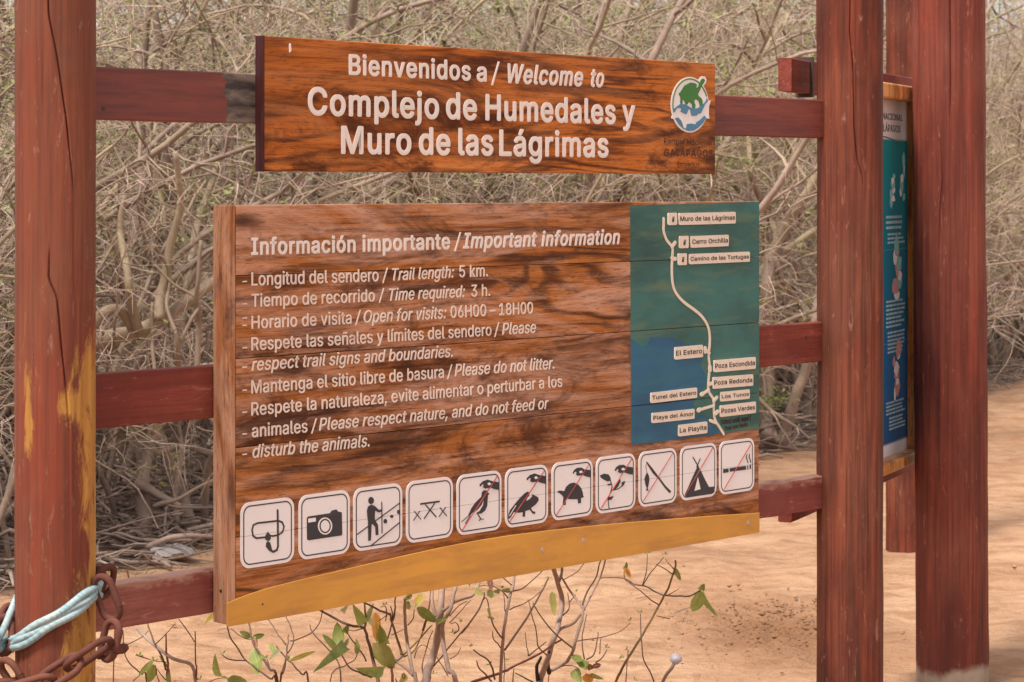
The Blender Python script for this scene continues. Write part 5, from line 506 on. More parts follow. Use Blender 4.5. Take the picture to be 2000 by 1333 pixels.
for i, p in enumerate(protos):
    if i not in used:
        for ch in list(p.children): bpy.data.objects.remove(ch)
        bpy.data.objects.remove(p)
def P3d(px, py, Y): return Vector(((px-1000)/4450*Y, Y, EYE-(py-365)/4450*Y))
def limb(mb, pts_, r0, r1, n=7):
    S = spline(pts_, 5); m_ = len(S)
    S = [p+Vector((mnoise.noise(p*6), mnoise.noise(p*6+Vector((9, 0, 0))), mnoise.noise(p*6+Vector((0, 9, 0)))))*.012 for p in S]
    mb.tube(S, [(r0+(r1-r0)*i/(m_-1))*(1+.14*mnoise.noise(p*14)) for i, p in enumerate(S)], n)
# crooked old shrub whose low trunk lies across the gap left of the information board
root = empty('gnarled_shrub', (-2.05, 10.9, 0)); o_ = Vector(root.location)
tr = MB()
a = [P3d(120, 730, 10.9), P3d(200, 668, 10.9), P3d(262, 648, 10.95), P3d(320, 620, 11.0), P3d(372, 580, 11.05), P3d(430, 545, 11.1), P3d(500, 520, 11.3), P3d(560, 430, 11.4)]
limb(tr, [Vector((-2.05, 10.85, -.05))-o_]+[p-o_ for p in a], .046, .022, 9)
limb(tr, [p-o_ for p in (P3d(185, 640, 10.8), P3d(205, 612, 10.8), P3d(235, 606, 10.85), P3d(262, 640, 10.95))], .024, .026, 8)
for q, r0, r1 in (([(276, 655), (258, 600), (250, 545), (236, 460), (244, 380)], .026, .014), ([(310, 625), (318, 560), (338, 470), (352, 400), (340, 300)], .028, .014), ([(300, 850), (306, 760), (296, 660), (300, 590)], .012, .008),
                  ([(350, 720), (345, 660), (325, 600), (330, 540), (305, 480)], .011, .006), ([(345, 720), (348, 680), (370, 630), (390, 590), (340, 555), (300, 520)], .010, .006), ([(385, 730), (390, 640), (385, 560), (395, 470)], .016, .009)):
    limb(tr, [P3d(x, y, 10.85+.1*math.sin(x*.05+y*.02))-o_ for x, y in q], r0, r1)
tr.build('trunk', M['branch'], root, True)
tag(root, 'gnarled grey shrub with a low trunk lying across, between left post and information board', 'shrub')
# forked shrub in the gap between the information board and the middle post
root = empty('forked_shrub', (1.95, 16.0, 0)); o_ = Vector(root.location); tr = MB()
for q, r0, r1 in (([(1528, 868), (1545, 800), (1570, 735), (1588, 660), (1600, 560)], .045, .028), ([(1500, 640), (1497, 560), (1510, 495), (1545, 425), (1575, 380), (1600, 330), (1640, 250)], .046, .03), ([(1522, 478), (1505, 430), (1485, 385), (1466, 330), (1462, 250)], .028, .016),
                  ([(1500, 860), (1494, 780), (1500, 700), (1500, 640)], .05, .042), ([(1590, 620), (1560, 590), (1530, 550), (1512, 505)], .026, .02), ([(1600, 380), (1575, 350), (1545, 300), (1525, 230)], .018, .01), ([(1520, 865), (1500, 810), (1488, 720)], .022, .012)):
    limb(tr, [P3d(x, y, 15.6+.15*math.sin(x*.05+y*.02))-o_ for x, y in q], r0, r1)
tr.build('trunk', M['branch'], root, True)
lf = MB(); rr = random.Random(5)
for cx, cy, n in ((1500, 785, 60), (1528, 775, 60), (1555, 492, 26), (1492, 800, 30)):
    for k in range(n):
        c_ = P3d(cx+rr.gauss(0, 12), cy+rr.gauss(0, 9), 15.5+rr.gauss(0, .06))-o_; a_ = Vector((rr.gauss(0, 1), rr.gauss(0, 1), rr.gauss(0, .5))).normalized(); s_ = rr.uniform(.01, .022); q = a_.orthogonal().normalized()*s_*.5; b = len(lf.V)
        lf.V += [tuple(c_), tuple(c_+a_*s_+q), tuple(c_+a_*s_*2), tuple(c_+a_*s_-q)]; lf.F.append((b, b+1, b+2, b+3))
tag(lf.build('leaves', M['leaf_s'], root), kind='stuff')
tag(root, 'forked pale trunk with few green leaves, between the map and the middle post', 'shrub')
# dead sticks heaped on the thicket floor (nobody could count them)
sb = MB(); rr = random.Random(11); cnt = 0
while cnt < 7500:
    k = rr.random(); x = rr.uniform(-4, 6.5); y = rr.uniform(8.5, 26)
    if abs(x) > .235*y+.4: continue
    d = edge_d(x, y)
    if d < -.12 or d > 5.5 or rr.random() > (1.1 if d < 1.8 else .45): continue
    if d < .12 and rr.random() > .3: continue
    cnt += 1
    a = rr.uniform(0, PI*2); L = rr.uniform(.15, .75)*(1.3 if rr.random() < .15 else .8); el = rr.gauss(0, .22)
    z = rr.uniform(0, .07+.28*min(1, max(0, d)/1.2))*rr.random(); dv = Vector((math.cos(a), math.sin(a), el)).normalized()
    r0 = rr.choice([.0028, .0035, .0045, .006, .006, .009, .014]) ; sd_ = dv.cross(Vector((0, 0, 1)))*L*rr.gauss(0, .14)
    P = [Vector((x, y, z+.01)), Vector((x, y, z+.01))+dv*L*.35+sd_, Vector((x, y, z+.01))+dv*L*.7+sd_*.8+Vector((0, 0, rr.gauss(0, .03))), Vector((x, y, z+.01))+dv*L]
    for p in P: p.z = max(p.z, .012)
    sb.tube(P, [r0, r0*.9, r0*.75, r0*.4], 3 if r0 < .008 else 5, r0 > .008)
tag(sb.build('fallen_sticks', M['litter'], None, True), 'mass of dead grey sticks and twigs covering the thicket floor', 'dead sticks', kind='stuff')
# far bushes that close the view behind the thicket are the back rows of shrubs themselves
# larger fallen branches one can pick out near the sand
for lab, q, Y, r0 in (('long pale fallen branch lying slantwise at the sand edge below the middle left rail', [(185, 1048), (225, 1062), (262, 1078), (300, 1090), (335, 1104)], 11.5, .017),
                      ('pale weathered log among dead sticks, left of the information board', [(262, 945), (295, 958), (322, 975), (352, 992)], 11.6, .030),
                      ('thin tan branch propped slantwise over the dead sticks beside the information board', [(300, 990), (345, 975), (380, 955), (425, 935)], 11.2, .012),
                      ('grey fallen branch lying level among dead sticks near the left edge of the information board', [(290, 1068), (330, 1052), (370, 1048), (415, 1050)], 10.95, .018)):
    mb = MB(); limb(mb, [P3d(x, y, min(Y, 1.765*4450/(y-365))+.04*math.sin(x*.03)) for x, y in q], r0, r0*.5, 8); tag(mb.build('fallen_branch', M['litter'], None, True), lab, 'branch')
# pale crumpled litter at the sand edge
V = []; F = []; nU, nV = 14, 9
for i in range(nV):
    for j in range(nU):
        u = j/(nU-1)*2-1; v = i/(nV-1)*2-1; r_ = max(0, 1-u*u*.9-v*v*.9); p = Vector((u*.11, v*.07, .035*math.sqrt(r_)+.012*mnoise.noise(Vector((u*3, v*3, 1)))+.008)); V.append(tuple(p))
for i in range(nV-1):
    for j in range(nU-1): a = i*nU+j; F.append((a, a+1, a+nU+1, a+nU))
pl_ = NT('crumpled_plastic'); nn = pl_.noise(pl_.coord(), 18, 4, .6); plm = pl_.out(pl_.mix(nn, (.22, .21, .24), (.48, .42, .38)), .3, nn, .6, .01)
o = mesh('crumpled_plastic', V, F, plm, None, True); o.location = (-1.64, 10.98, .03); o.rotation_euler = (.1, .05, .6)
tag(o, 'whitish crumpled plastic litter lying where the sticks meet the sand', 'litter')
# ------------------------------------------------------------------ posts
def post(name, x, y, r, z0, z1, mat, parent, cracks=(), seed=0, lean=0.0, rough=.003, nth=90, nz=260, taper=0.0):
    """cracks: [(z, phi, depth) ...] lists; phi from the side that faces the camera, positive to the right"""
    zs = np.linspace(z0, z1, nz); V = []
    face = math.atan2(-y, -x)                     # direction to the camera
    base = [2*PI*k/nth-PI for k in range(nth)]
    for c_ in cracks:
        p0 = sum(q[1] for q in c_)/len(c_)
        base = [b for b in base if abs(b-p0) > .05]+[p0+d for d in (-.045, -.03, -.018, -.009, 0, .009, .018, .03, .045)]
    base = sorted(base); n = len(base)
    for z in zs:
        wv = math.exp(0)
        for th in base:
            phi = th; dep = 0
            for c_ in cracks:
                p0 = sum(q[1] for q in c_)/len(c_)
                zz = [q[0] for q in c_]; pc = np.interp(z, zz, [q[1] for q in c_]); dp = np.interp(z, zz, [q[2] for q in c_], 0, 0)
                wgt = max(0, 1-abs(th-p0)/.75); wgt = wgt*wgt*(3-2*wgt)
                jig = .012*mnoise.noise(Vector((z*9, seed, 0)))
                phi += (pc-p0+jig)*wgt
                if abs(th-p0) < .02: dep = max(dep, dp*(1-abs(th-p0)/.02))
            ang = face+phi
            dv = Vector((math.cos(ang), math.sin(ang), 0)); p = dv*6
            rr_ = r*(1-taper*(z-z0)/(z1-z0))*(1+.025*mnoise.noise(Vector((dv.x*1.2, dv.y*1.2, z*.5+seed))))+rough*mnoise.noise(Vector((dv.x*7, dv.y*7, z*1.5+seed*3)))+rough*.5*mnoise.noise(Vector((dv.x*22, dv.y*22, z*5+seed)))-dep
            V.append((x+lean*(z-1.8)+dv.x*rr_, y+dv.y*rr_, z))
    F = []
    for i in range(nz-1):
        for k in range(n):
            a = i*n+k; b = i*n+(k+1) % n; F.append((a, b, b+n, a+n))
    F.append(tuple(range((nz-1)*n, nz*n)))
    V = [(v[0]-parent.location.x, v[1]-parent.location.y, v[2]) for v in V] if parent else V
    return mesh(name, V, F, mat, None if parent is None else parent, True)
def zy(py, Y): return EYE-(py-365)/4450*Y
U = Vector((.6937, .7202, 0)); Nn = Vector((-.7202, .6937, 0)); P0 = Vector((-.676, 5.4, 0)); RZ = math.atan2(.7202, .6937)
BZ = EYE-1.0432
# ---- the stand that carries both boards: two posts and three rails
# stand origin: foot of the information board's left front corner; its x axis runs along the rails
stand = empty('sign_stand', tuple(P0), RZ)
tag(stand, 'red stained stand of two round posts and three rails that carries both wooden boards', 'sign stand')
inv = Matrix.Rotation(-RZ, 4, 'Z')@Matrix.Translation(-P0)
def to_stand(o): o.data.transform(inv); o.parent = stand; return o
Lp = (-1.018, 5.08, .0882)
ochs = []
def och(px, py, sx, sz, Y=5.0):
    cx = (px-1000)/4450*Y; dx = cx-Lp[0]; dy = -math.sqrt(max(0, Lp[2]**2-dx*dx)); p = inv@Vector((cx, Lp[1]+dy, zy(py, Y))); ochs.append((p.x, p.y, p.z, sx, sz))
och(170, 770, .060, .16); och(140, 795, .045, .05); och(172, 880, .060, .34); och(176, 1080, .050, .40); och(156, 1290, .050, .20); och(170, 1160, .03, .1); och(54, 800, .016, .12)
M['post_left'] = stain_wood('red_post_stain_flaked', (.215, .048, .026), (.095, .034, .022), (.20, .10, .056), 'z', ochre=ochs, streak=.45)
def cr(pts_, cx, rp, Y, dep): return sorted([(zy(py, Y), math.asin(max(-.98, min(.98, (px-cx)/rp))), dep*k) for px, py, k in pts_])
o = post('post', *Lp[:2], Lp[2], -.3, 2.9, M['post_left'], None, [cr([(106, -30, 1), (108, 30, 1), (124, 110, 1), (142, 236, 1), (150, 320, .8), (155, 380, 0)], 112, 78, 5.0, .010), cr([(88, 480, 0), (87, 500, .6), (86, 546, 1), (101, 580, 1), (107, 644, 1), (116, 738, .9), (120, 775, .7), (128, 860, 0)], 112, 78, 5.0, .009)], 3, 0, .0022)
to_stand(o); o['label'] = 'left post with ochre patches where the red stain has flaked'
Mp = (1.074, 7.245, .1035)
o = post('post', *Mp[:2], Mp[2], -.3, 2.9, M['post'], None, [cr([(1659, -30, 1), (1659, 60, 1), (1665, 140, 1), (1667, 248, 1), (1673, 310, .8), (1684, 350, .7), (1686, 372, 0)], 1657, 64, 7.1, .010), cr([(1640, 880, 0), (1645, 905, .8), (1645, 1010, .9), (1645, 1140, 0)], 1657, 64, 7.1, .006)], 8, 0, .004)
to_stand(o); o['label'] = 'dark red cracked middle post'
def rail(z0, z1, s0, s1, d0, d1, mat, label=None, name='rail', parent=stand, wav=.0015, seed=0):
    n = 60; V = []; F = []
    for i in range(n+1):
        s_ = s0+(s1-s0)*i/n; q = lambda k: wav*mnoise.noise(Vector((s_*4, k*7, seed)))+wav*.5*mnoise.noise(Vector((s_*22, k*5, seed)))
        e = .003
        V += [(s_, d0, z0+e+q(1)), (s_, d0, z1-e+q(2)), (s_, d0+e, z1+q(2)), (s_, d1-e, z1+q(3)), (s_, d1, z1-e+q(3)), (s_, d1, z0+e+q(4)), (s_, d1-e, z0+q(4)), (s_, d0+e, z0+q(1))]
    for i in range(n):
        for k in range(8): a = i*8+k; b = i*8+(k+1) % 8; F.append((a, b, b+8, a+8))
    F += [tuple(range(8))[::-1], tuple(n*8+k for k in range(8))]
    o = mesh(name, V, F, mat, parent); 
    if label: o['label'] = label
    return o
# the top rail shows bare grey wood next to the welcome board: three lengths of stain on one timber
def rail_mix():
    m = NT('top_rail_stain_and_bare'); src = M['rail']
    sx = m.n('SeparateXYZ'); m.l(m.coord(), sx.inputs[0])
    n1 = m.noise(m.coord(scale=(1.3, 24, 24)), 1, 5, .62, .4); n2 = m.noise(m.coord(scale=(7, 90, 90)), 1, 4, .6); n5 = m.noise(m.coord(scale=(6, 6, 22)), 1, 5, .6)
    red = m.mix(m.ramp(n1, [(.34, 0), (.62, 1)]), (.13, .030, .025), (.22, .050, .035)); red = m.mix(m.ramp(n2, [(.3, .5), (.55, 0)]), red, (.06, .018, .016))
    grey = m.mix(m.ramp(n5, [(.35, 0), (.65, 1)]), (.035, .024, .02), (.32, .24, .20))
    s_ = m.math('ADD', sx.outputs[0], m.math('MULTIPLY_ADD', m.noise(m.coord(scale=(14, 14, 22)), 1, 8, .75, .6), .09, -.045))
    a = m.ramp(s_, [(0, 0), (.001, 1)])
    lo = m.math('GREATER_THAN', s_, .035); hi = m.math('LESS_THAN', s_, 1.895)
    c = m.mix(m.math('MULTIPLY', lo, hi), red, grey)
    return m.out(c, .6, n2, .5, .002)
M['rail_top'] = rail_mix()
RS = 2.50
rail(EYE+.153, EYE+.274, -.44, RS, .050, .092, M['rail_top'], 'top rail, bare grey where it meets the welcome board', seed=1)
rail(EYE-.553, EYE-.428, -.44, RS, .056, .098, M['rail'], seed=2)
rail(EYE-1.018, EYE-.915, -.42, RS, .058, .112, M['rail_low'], 'lowest rail, chalky and faded along its top edge', wav=.003, seed=3)
def nail(s_, z, d, r=.004, parent=stand, mat=None, name='nail', t=.002):
    b = MB(); b.poly([(s_+r*math.cos(a*PI/4), z+r*math.sin(a*PI/4)) for a in range(8)], d-t, d+.001); return b.build(name, mat or M['metal'], parent)
for s_, z in ((-.335, EYE-.448), (-.338, EYE-.524), (-.318, EYE+.178), (2.36, EYE-.47), (-.34, EYE-.935)): nail(s_, z, .0505 if z > EYE else .0555 if z > EYE-.6 else .0575, .0045)
# short round peg behind the left post
b = MB(); P = [Vector((-.93, 5.12, zy(1283, 5.12))), Vector((-.905, 5.15, zy(1274, 5.15))), Vector((-.878, 5.16, zy(1266, 5.16))), Vector((-.872, 5.165, zy(1264, 5.16)))]
b.tube(P, [.007, .009, .0115, .007], 10); to_stand(b.build('peg', M['rust'], None, True))
# ------------------------------------------------------------------ information board
ib = empty('information_board', (P0.x, P0.y, BZ), RZ)
tag(ib, 'large wooden information board with white text, green and blue trail map and row of pictograms', 'information board')
BW = 2.048; T = .053
b = MB(); b.box(0, .0278, 0, T, .004, 1.0); o = bevel(b.build('end_batten', M['batten'], ib), .0035, 2)
SE = [0.004, .2085, .4215, .6335, .8315, 1.0]
rr = random.Random(4)
for i in range(5):
    b = MB(); dz = .0007; df = rr.uniform(0, .0012)
    b.box(.0286, BW, df, T-.002, SE[i]+dz, SE[i+1]-dz); bevel(b.build('plank', M['plank'], ib), .0013, 2)
# ochre painted strip with a curved upper edge along the foot of the board
b = MB(); P = [(0, .0), (BW+.0, .0)]+[(min(BW, x/1000), z/1000) for x, z in YELLOW[::-1]]; P[-1] = (0, P[-1][1])
b.poly(P, -.0035, .001); bevel(b.build('ochre_strip', M['yellow'], ib), .001)
nail(1.09, .0575, -.0035, .0065, ib, M['plug'], 'plug', .0012); nail(1.255, .0655, -.0035, .0065, ib, M['plug'], 'plug', .0012); nail(1.992, .035, -.0035, .007, ib, M['plug'], 'plug', .0012); nail(.107, .04, -.0035, .0025, ib, None, 'nail', .0008)
# nail hole plug on the batten's outer side
b = MB(); b.tube([(-.0008, .022, .082), (.002, .022, .082)], .0045, 10); b.build('nail', M['metal'], ib)
# map: green land and blue sea painted over the planks, the joints left open
def clip(P, z, keep):
    o = []
    for i in range(len(P)):
        a, b = P[i], P[(i+1) % len(P)]; ia = (a[1]-z)*keep >= 0; ib_ = (b[1]-z)*keep >= 0
        if ia: o.append(a)
        if ia != ib_: t = (z-a[1])/(b[1]-a[1]); o.append((a[0]+(b[0]-a[0])*t, z))
    return o
def bands(P, gap=.0011):
    r_ = []
    for i in range(5):
        q = clip(clip(P, SE[i]+gap if i else -1, 1), SE[i+1]-gap if i < 4 else 2, -1)
        if len(q) > 2: r_.append(q)
    return r_
LD = [(p[0]/1000, p[1]/1000) for p in LAND]; LD[1] = (BW+.0005, LD[1][1]); LD[2] = (BW+.0005, LD[2][1])
b = MB()
for q in bands(LD): b.poly(q, -.0012, .002)
b.build('map_land', M['teal'], ib)
b = MB()
for q in bands([(p[0]/1000, p[1]/1000) for p in SEA]): b.poly(q, -.0019, -.0008)
b.build('map_sea', M['sea'], ib)
# pale worn top edge of the board
b = MB()
for k, (w_, P) in enumerate(TRAIL):
    b.stroke([(p[0]/1000, p[1]/1000) for p in (spline([(q[0], q[1], 0) for q in P], 4) if len(P) > 2 else P)], w_/1000*1.08, -.0030-k*.00012, -.0016)
b.build('trail_line', M['rim'], ib)
def rrect(x0, x1, z0, z1, r, n=5):
    P = []
    for cx, cz, a0 in ((x1-r, z1-r, 0), (x0+r, z1-r, PI/2), (x0+r, z0+r, PI), (x1-r, z0+r, 1.5*PI)):
        for k in range(n+1): a = a0+PI/2*k/n; P.append((cx+r*math.cos(a), cz+r*math.sin(a)))
    return P
for t, x0, zb0, x1, zb1, h in ML:
    sl = (zb1-zb0)/(x1-x0); x0_, x1_, z0_ = x0/1000, x1/1000, zb0/1000
    b = MB(); P = [(x, z+(x-x0_)*sl) for x, z in rrect(x0_, x1_, z0_, z0_+h/1000, .004, 3)]
    b.poly(P, -.0052, -.0016); pn = b.build('name_plate', M['rim'], ib)
    pad = 5.0; cap = h*.40
    if t == 'i': lettering('lt', [[t, 'bi', x0+(x1-x0)*.36, zb0+h*.26, x0+(x1-x0)*.66, zb0+h*.26, h*.42]], M['black'], pn, -.0056, .0003, .005)
    else: lettering('lt', [[t, 'r', x0+pad, zb0+h*.32, x1-pad, zb0+h*.32+(x1-x0-2*pad)*sl, cap]], M['black'], pn, -.0056, .0003, .03)
lettering('map_note', WM, M['engraved'], ib, -.0024, .0003, .02)
# text: one mesh to a line
lines = {}
for wd in WI: lines.setdefault(round((wd[3]-8)/44 if wd[1] != 'd' else -1), []).append(wd)
body = [w_ for w_ in WI if w_[1] != 'd']; cur = []; starts = ('Información', 'Longitud', 'Tiempo', 'Horario', 'Respete las', 'respect trail', 'Mantenga', 'Respete la n', 'animales', 'disturb')
Ls = []
for w_ in body:
    if w_[0].startswith(starts): Ls.append([])
    Ls[-1].append(w_)
for i, l_ in enumerate(Ls): lettering('line%d' % i, l_, M['white'] if i == 0 else M['white_small'], ib, -.0010, .0006)
lettering('dashes', [w_ for w_ in WI if w_[1] == 'd'], M['white_small'], ib, -.0012, .0009)
# pictograms
PITCH = [(a+b_)/2 for a, b_, *_ in ICONS]
for x0, x1, z0, z1, shp in ICONS:
    cx = (x0+x1)/2; x0, x1, z0, z1 = (cx-83.5)/1000, (cx+83.5)/1000, .131, .2885
    b = MB(); seam = SE[1]; P = rrect(x0, x1, z0, z1, .027, 6)
    for q in (clip(P, seam+.0004, 1), clip(P, seam-.0004, -1)): b.poly(q, -.0022, .0005)
    pc = b.build('pictogram', M['plate'], ib)
    b = MB(); e = .0075
    A = rrect(x0+e, x1-e, z0+e, z1-e, .021, 6); B_ = rrect(x0+e+.0032, x1-e-.0032, z0+e+.0032, z1-e-.0032, .018, 6)
    b.ring(A, B_, -.0026, -.0018); b.build('border', M['black'], pc)
    kb, kw, kr = MB(), MB(), MB(); lay = -.0027
    for k, w_, P in shp:
        Q = [(p[0]/1000, p[1]/1000) for p in P]; Q = [(min(max(x, x0+e), x1-e), min(max(z, z0+e), z1-e)) for x, z in Q]
        if len(P) > 3 and P[0] == P[-1]: Q[-1] = Q[0]
        tgt = kb if k in 'BK' else kw if k in 'WV' else kr
        lay -= .00018
        if w_: tgt.stroke(Q, w_/1000, lay, -.0018)
        else: tgt.poly(Q, lay, -.0018)
    kb.build('symbol', M['black'], pc)
    if kw.V: kw.build('inset', M['plate'], pc)
    if kr.V: kr.build('slash', M['red'], pc)
# ------------------------------------------------------------------ welcome board
wb = empty('welcome_board', (-0.5989, 5.5060, EYE+.037), RZ)
tag(wb, 'long varnished orange-brown welcome board with white lettering and green and blue park emblem', 'sign board')
TW, TH, TT = 1.7318, .3275, .031
b = MB(); b.box(0, TW, 0, TT, 0, TH); o = b.build('board', M['top_wood'], wb); bevel(o, .002, 2)
b = MB(); b.box(-.0015, .0005, -.0004, TT+.0005, -.0008, TH+.0008); b.build('end_grain', M['end_grain'], wb)
b = MB(); b.box(TW-.042, TW-.0035, -.0012, .001, .003, TH-.003); 
for i, pre in enumerate((('Bienvenidos', 'a', '/', 'Welcome', 'to'), ('Complejo', 'de', 'Humedales', 'y'), ('Muro', 'de', 'las', 'Lágrimas'))):
    pass
n0 = 0
for i, n_ in enumerate((5, 4, 4)):
    lettering('top%d' % i, WT[n0:n0+n_], M['white'], wb, -.0008, .0009); n0 += n_
for i, w_ in enumerate(WE): lettering('emb%d' % i, [w_], M['engraved'], wb, -.0002, .0004, .03 if i == 1 else .0)
mats = {'W': ('white_ground', M['plate']), 'S': ('green_ring', M['logo_green']), 'G': ('tortoise', M['logo_green']), 'U': ('water', M['logo_blue'])}
em = MB(); lay = 0; first = True; emo = None; parts = {}
for k, P in LOGO:
    parts.setdefault(k, MB()); Q = [(p[0]/1000, p[1]/1000) for p in P]; lay += 1
    if k == 'S': parts[k].stroke(Q, .0035, -.0022-lay*.0001, -.0008)
    else: parts[k].poly(Q, (-.0012 if k == 'W' else -.0022)-lay*.00012, .0005 if k == 'W' else -.0008)
emo = parts['W'].build('emblem', mats['W'][1], wb)
for k in 'SGU': parts[k].build(mats[k][0], mats[k][1], emo)
b = MB(); b.poly([(.078, .312), (.083, .313), (.085, .295), (.079, .290)], -.002, .0005); b.build('paint_chip', M['plate'], wb)
# ------------------------------------------------------------------ poster stand on the right: post and two rails, with a framed panel in front
Rp = (1.578, 8.22, .129)
D2 = Vector((.4623, 1, 0)).normalized(); RZ2 = math.atan2(D2.y, D2.x)
def on2(px): Y = 2.4338/(.4623-(px-1000)/4450); return Vector(((px-1000)/4450*Y, Y, 0))
A2 = on2(1553); 
ps = empty('poster_stand', (A2.x, A2.y, 0), RZ2); tag(ps, 'red stained stand at the right with thick bare-footed post and two rails behind the poster', 'sign stand')
inv2 = Matrix.Rotation(-RZ2, 4, 'Z')@Matrix.Translation(-Vector((A2.x, A2.y, 0)))
o = post('post', *Rp[:2], Rp[2], -.3, 3.0, M['post_right'], None, [cr([(1858, -30, 1), (1858, 100, 1), (1857, 200, .8), (1856, 260, 0)], 1855, 70, 8.1, .010), cr([(1838, 250, 0), (1841, 300, 1), (1842, 350, 1), (1835, 460, 1), (1833, 560, .7), (1832, 640, 0)], 1855, 70, 8.1, .007)], 21, -.0062, .005)
o.data.transform(inv2); o.parent = ps
Ls2 = (on2(1800)-A2).length
rail(EYE+.302, EYE+.408, 0, Ls2, .012, .056, M['rail'], None, parent=ps, seed=5)
rail(EYE-1.063, EYE-.955, 0, Ls2, .012, .056, M['rail'], None, parent=ps, seed=6)
b = MB(); b.box(.20, .214, .004, .062, EYE+.29, EYE+.42); b.build('bracket', M['metal'], ps)
s_a, s_b = .55, (on2(1777)-A2).length
pp = empty('framed_poster', (A2.x+D2.x*s_a, A2.y+D2.y*s_a, EYE-1.01), RZ2); tag(pp, 'framed printed poster in teal and dark blue, half hidden behind the middle post', 'poster')
PW = s_b-s_a; PH = 1.375; fw = .042
for (x0, x1, z0, z1, nm) in ((0, fw, 0, PH, 'frame_side'), (PW-fw, PW, 0, PH, 'frame_side'), (fw, PW-fw, 0, fw, 'frame_bottom'), (fw, PW-fw, PH-fw-.012, PH, 'frame_top')):
    b = MB(); b.box(x0, x1, -.058, .010, z0, z1); bevel(b.build(nm, M['frame'], pp), .008, 3)
# printed sheet: flat print, white head and foot, teal shading to blue
m = NT('poster_print'); sp_ = m.n('SeparateXYZ'); m.l(m.coord(), sp_.inputs[0]); zc = sp_.outputs[2]
c = m.ramp(m.math('DIVIDE', zc, PH), [(.0, (.72, .66, .68)), (.061, (.72, .66, .68)), (.063, (.022, .085, .22)), (.30, (.016, .11, .27)), (.52, (.01, .15, .24)), (.82, (.01, .21, .24)), (.858, (.01, .22, .24)), (.860, (.66, .60, .60))])
sh = MB(); sh.box(fw, PW-fw, -.002, .004, fw, PH-fw-.012); sheet = sh.build('printed_sheet', m.out(c, .75, spec=.1), pp)
M['print_line'] = paint('print_line', (.33, .48, .52), (.25, .4, .45), .3, .7); pt = []; rr = random.Random(3); rx = (PW-fw)*1000
def txtbars(x1, ztop, n, lh, wmax, d=-.0026):
    q = MB()
    for k in range(n):
        L_ = wmax*rr.uniform(.75, 1); x = x1-wmax
        while x < x1-wmax+L_:
            w_ = rr.uniform(.014, .045); q.box(x, min(x+w_, x1-wmax+L_), d, -.0018, ztop-k*lh-lh*.5, ztop-k*lh); x += w_+.007
    return q
for x1, zt, n, lh, wm in ((PW-fw-.03, .905, 3, .019, .26), (PW-fw-.03, .842, 3, .015, .24), (PW-fw-.03, .60, 7, .015, .26), (PW-fw-.03, .487, 6, .014, .24), (PW-fw-.03, .235, 4, .013, .26), (PW-fw-.03, .178, 4, .013, .22), (PW-fw-.36, .885, 4, .018, .10), (PW-fw-.36, .565, 6, .018, .10), (PW-fw-.36, .23, 4, .016, .10)):
    txtbars(x1, zt, n, lh, wm).build('print_lines', M['print_line'], sheet)
b = MB(); b.box(fw, PW-fw, -.0026, -.0018, .782, .784); b.box(fw, PW-fw, -.0026, -.0018, .445, .447); b.build('divider', M['logo_blue'], sheet)
def blob(pts_, mat, d): q = MB(); q.poly(pts_, d, -.0018); return q.build('picture', mat, sheet)
xr = PW-fw
def figure(cx, cz, w_, h_, seed, cols, n=7):
    q_ = random.Random(seed)
    for k in range(n):        # printed picture: a cluster of small irregular shapes
        x, z = cx+q_.uniform(-.5, .5)*w_*.6, cz+(k/(n-1)-.5)*h_*.8; rx_, rz_ = w_*q_.uniform(.14, .34), h_*q_.uniform(.09, .2)
        P = [(x+rx_*math.cos(a)*q_.uniform(.6, 1.1), z+rz_*math.sin(a)*q_.uniform(.6, 1.1)) for a in (j*2*PI/9 for j in range(9))]
        blob(P, cols[k % len(cols)], -.0024-k*.0001)
M['print_aqua'] = paint('print_aqua', (.22, .48, .50), (.6, .7, .7), .5, .7); M['print_pink'] = paint('print_pink', (.55, .25, .24), (.7, .6, .6), .5, .7)
figure(xr-.20, 1.00, .10, .12, 1, [M['print_aqua'], M['plate']]); figure(xr-.07, 1.04, .08, .17, 2, [M['print_aqua'], M['plate']])
figure(xr-.12, .71, .18, .22, 3, [M['plate'], M['print_pink'], M['print_aqua']], 9); figure(xr-.15, .34, .13, .20, 4, [M['plate'], M['print_pink']], 8); figure(xr-.42, .70, .08, .14, 5, [M['plate'], M['print_aqua']])
lettering('p1', [['PARQUE NACIONAL', 'r', rx-560, 1250, rx-70, 1250, 24]], M['black'], sheet, -.0026, .0004, .02)
lettering('p2', [['GALÁPAGOS', 'b', rx-400, 1207, rx-100, 1207, 26]], M['black'], sheet, -.0026, .0004, .02)
b = MB(); b.stroke([(xr-.5, 1.19), (xr-.3, 1.188), (xr-.18, 1.178), (xr-.10, 1.165)], .004, -.0026, -.0018); b.build('divider', M['black'], sheet)
# ---- the far post between them
o = post('wooden_post', 1.968, 11.35, .105, -.2, 3.1, M['post'], None, [], 33, 0, .004, 48, 120)
tag(o, 'red wooden post farther back on the sand, seen between the middle and right posts', 'post')
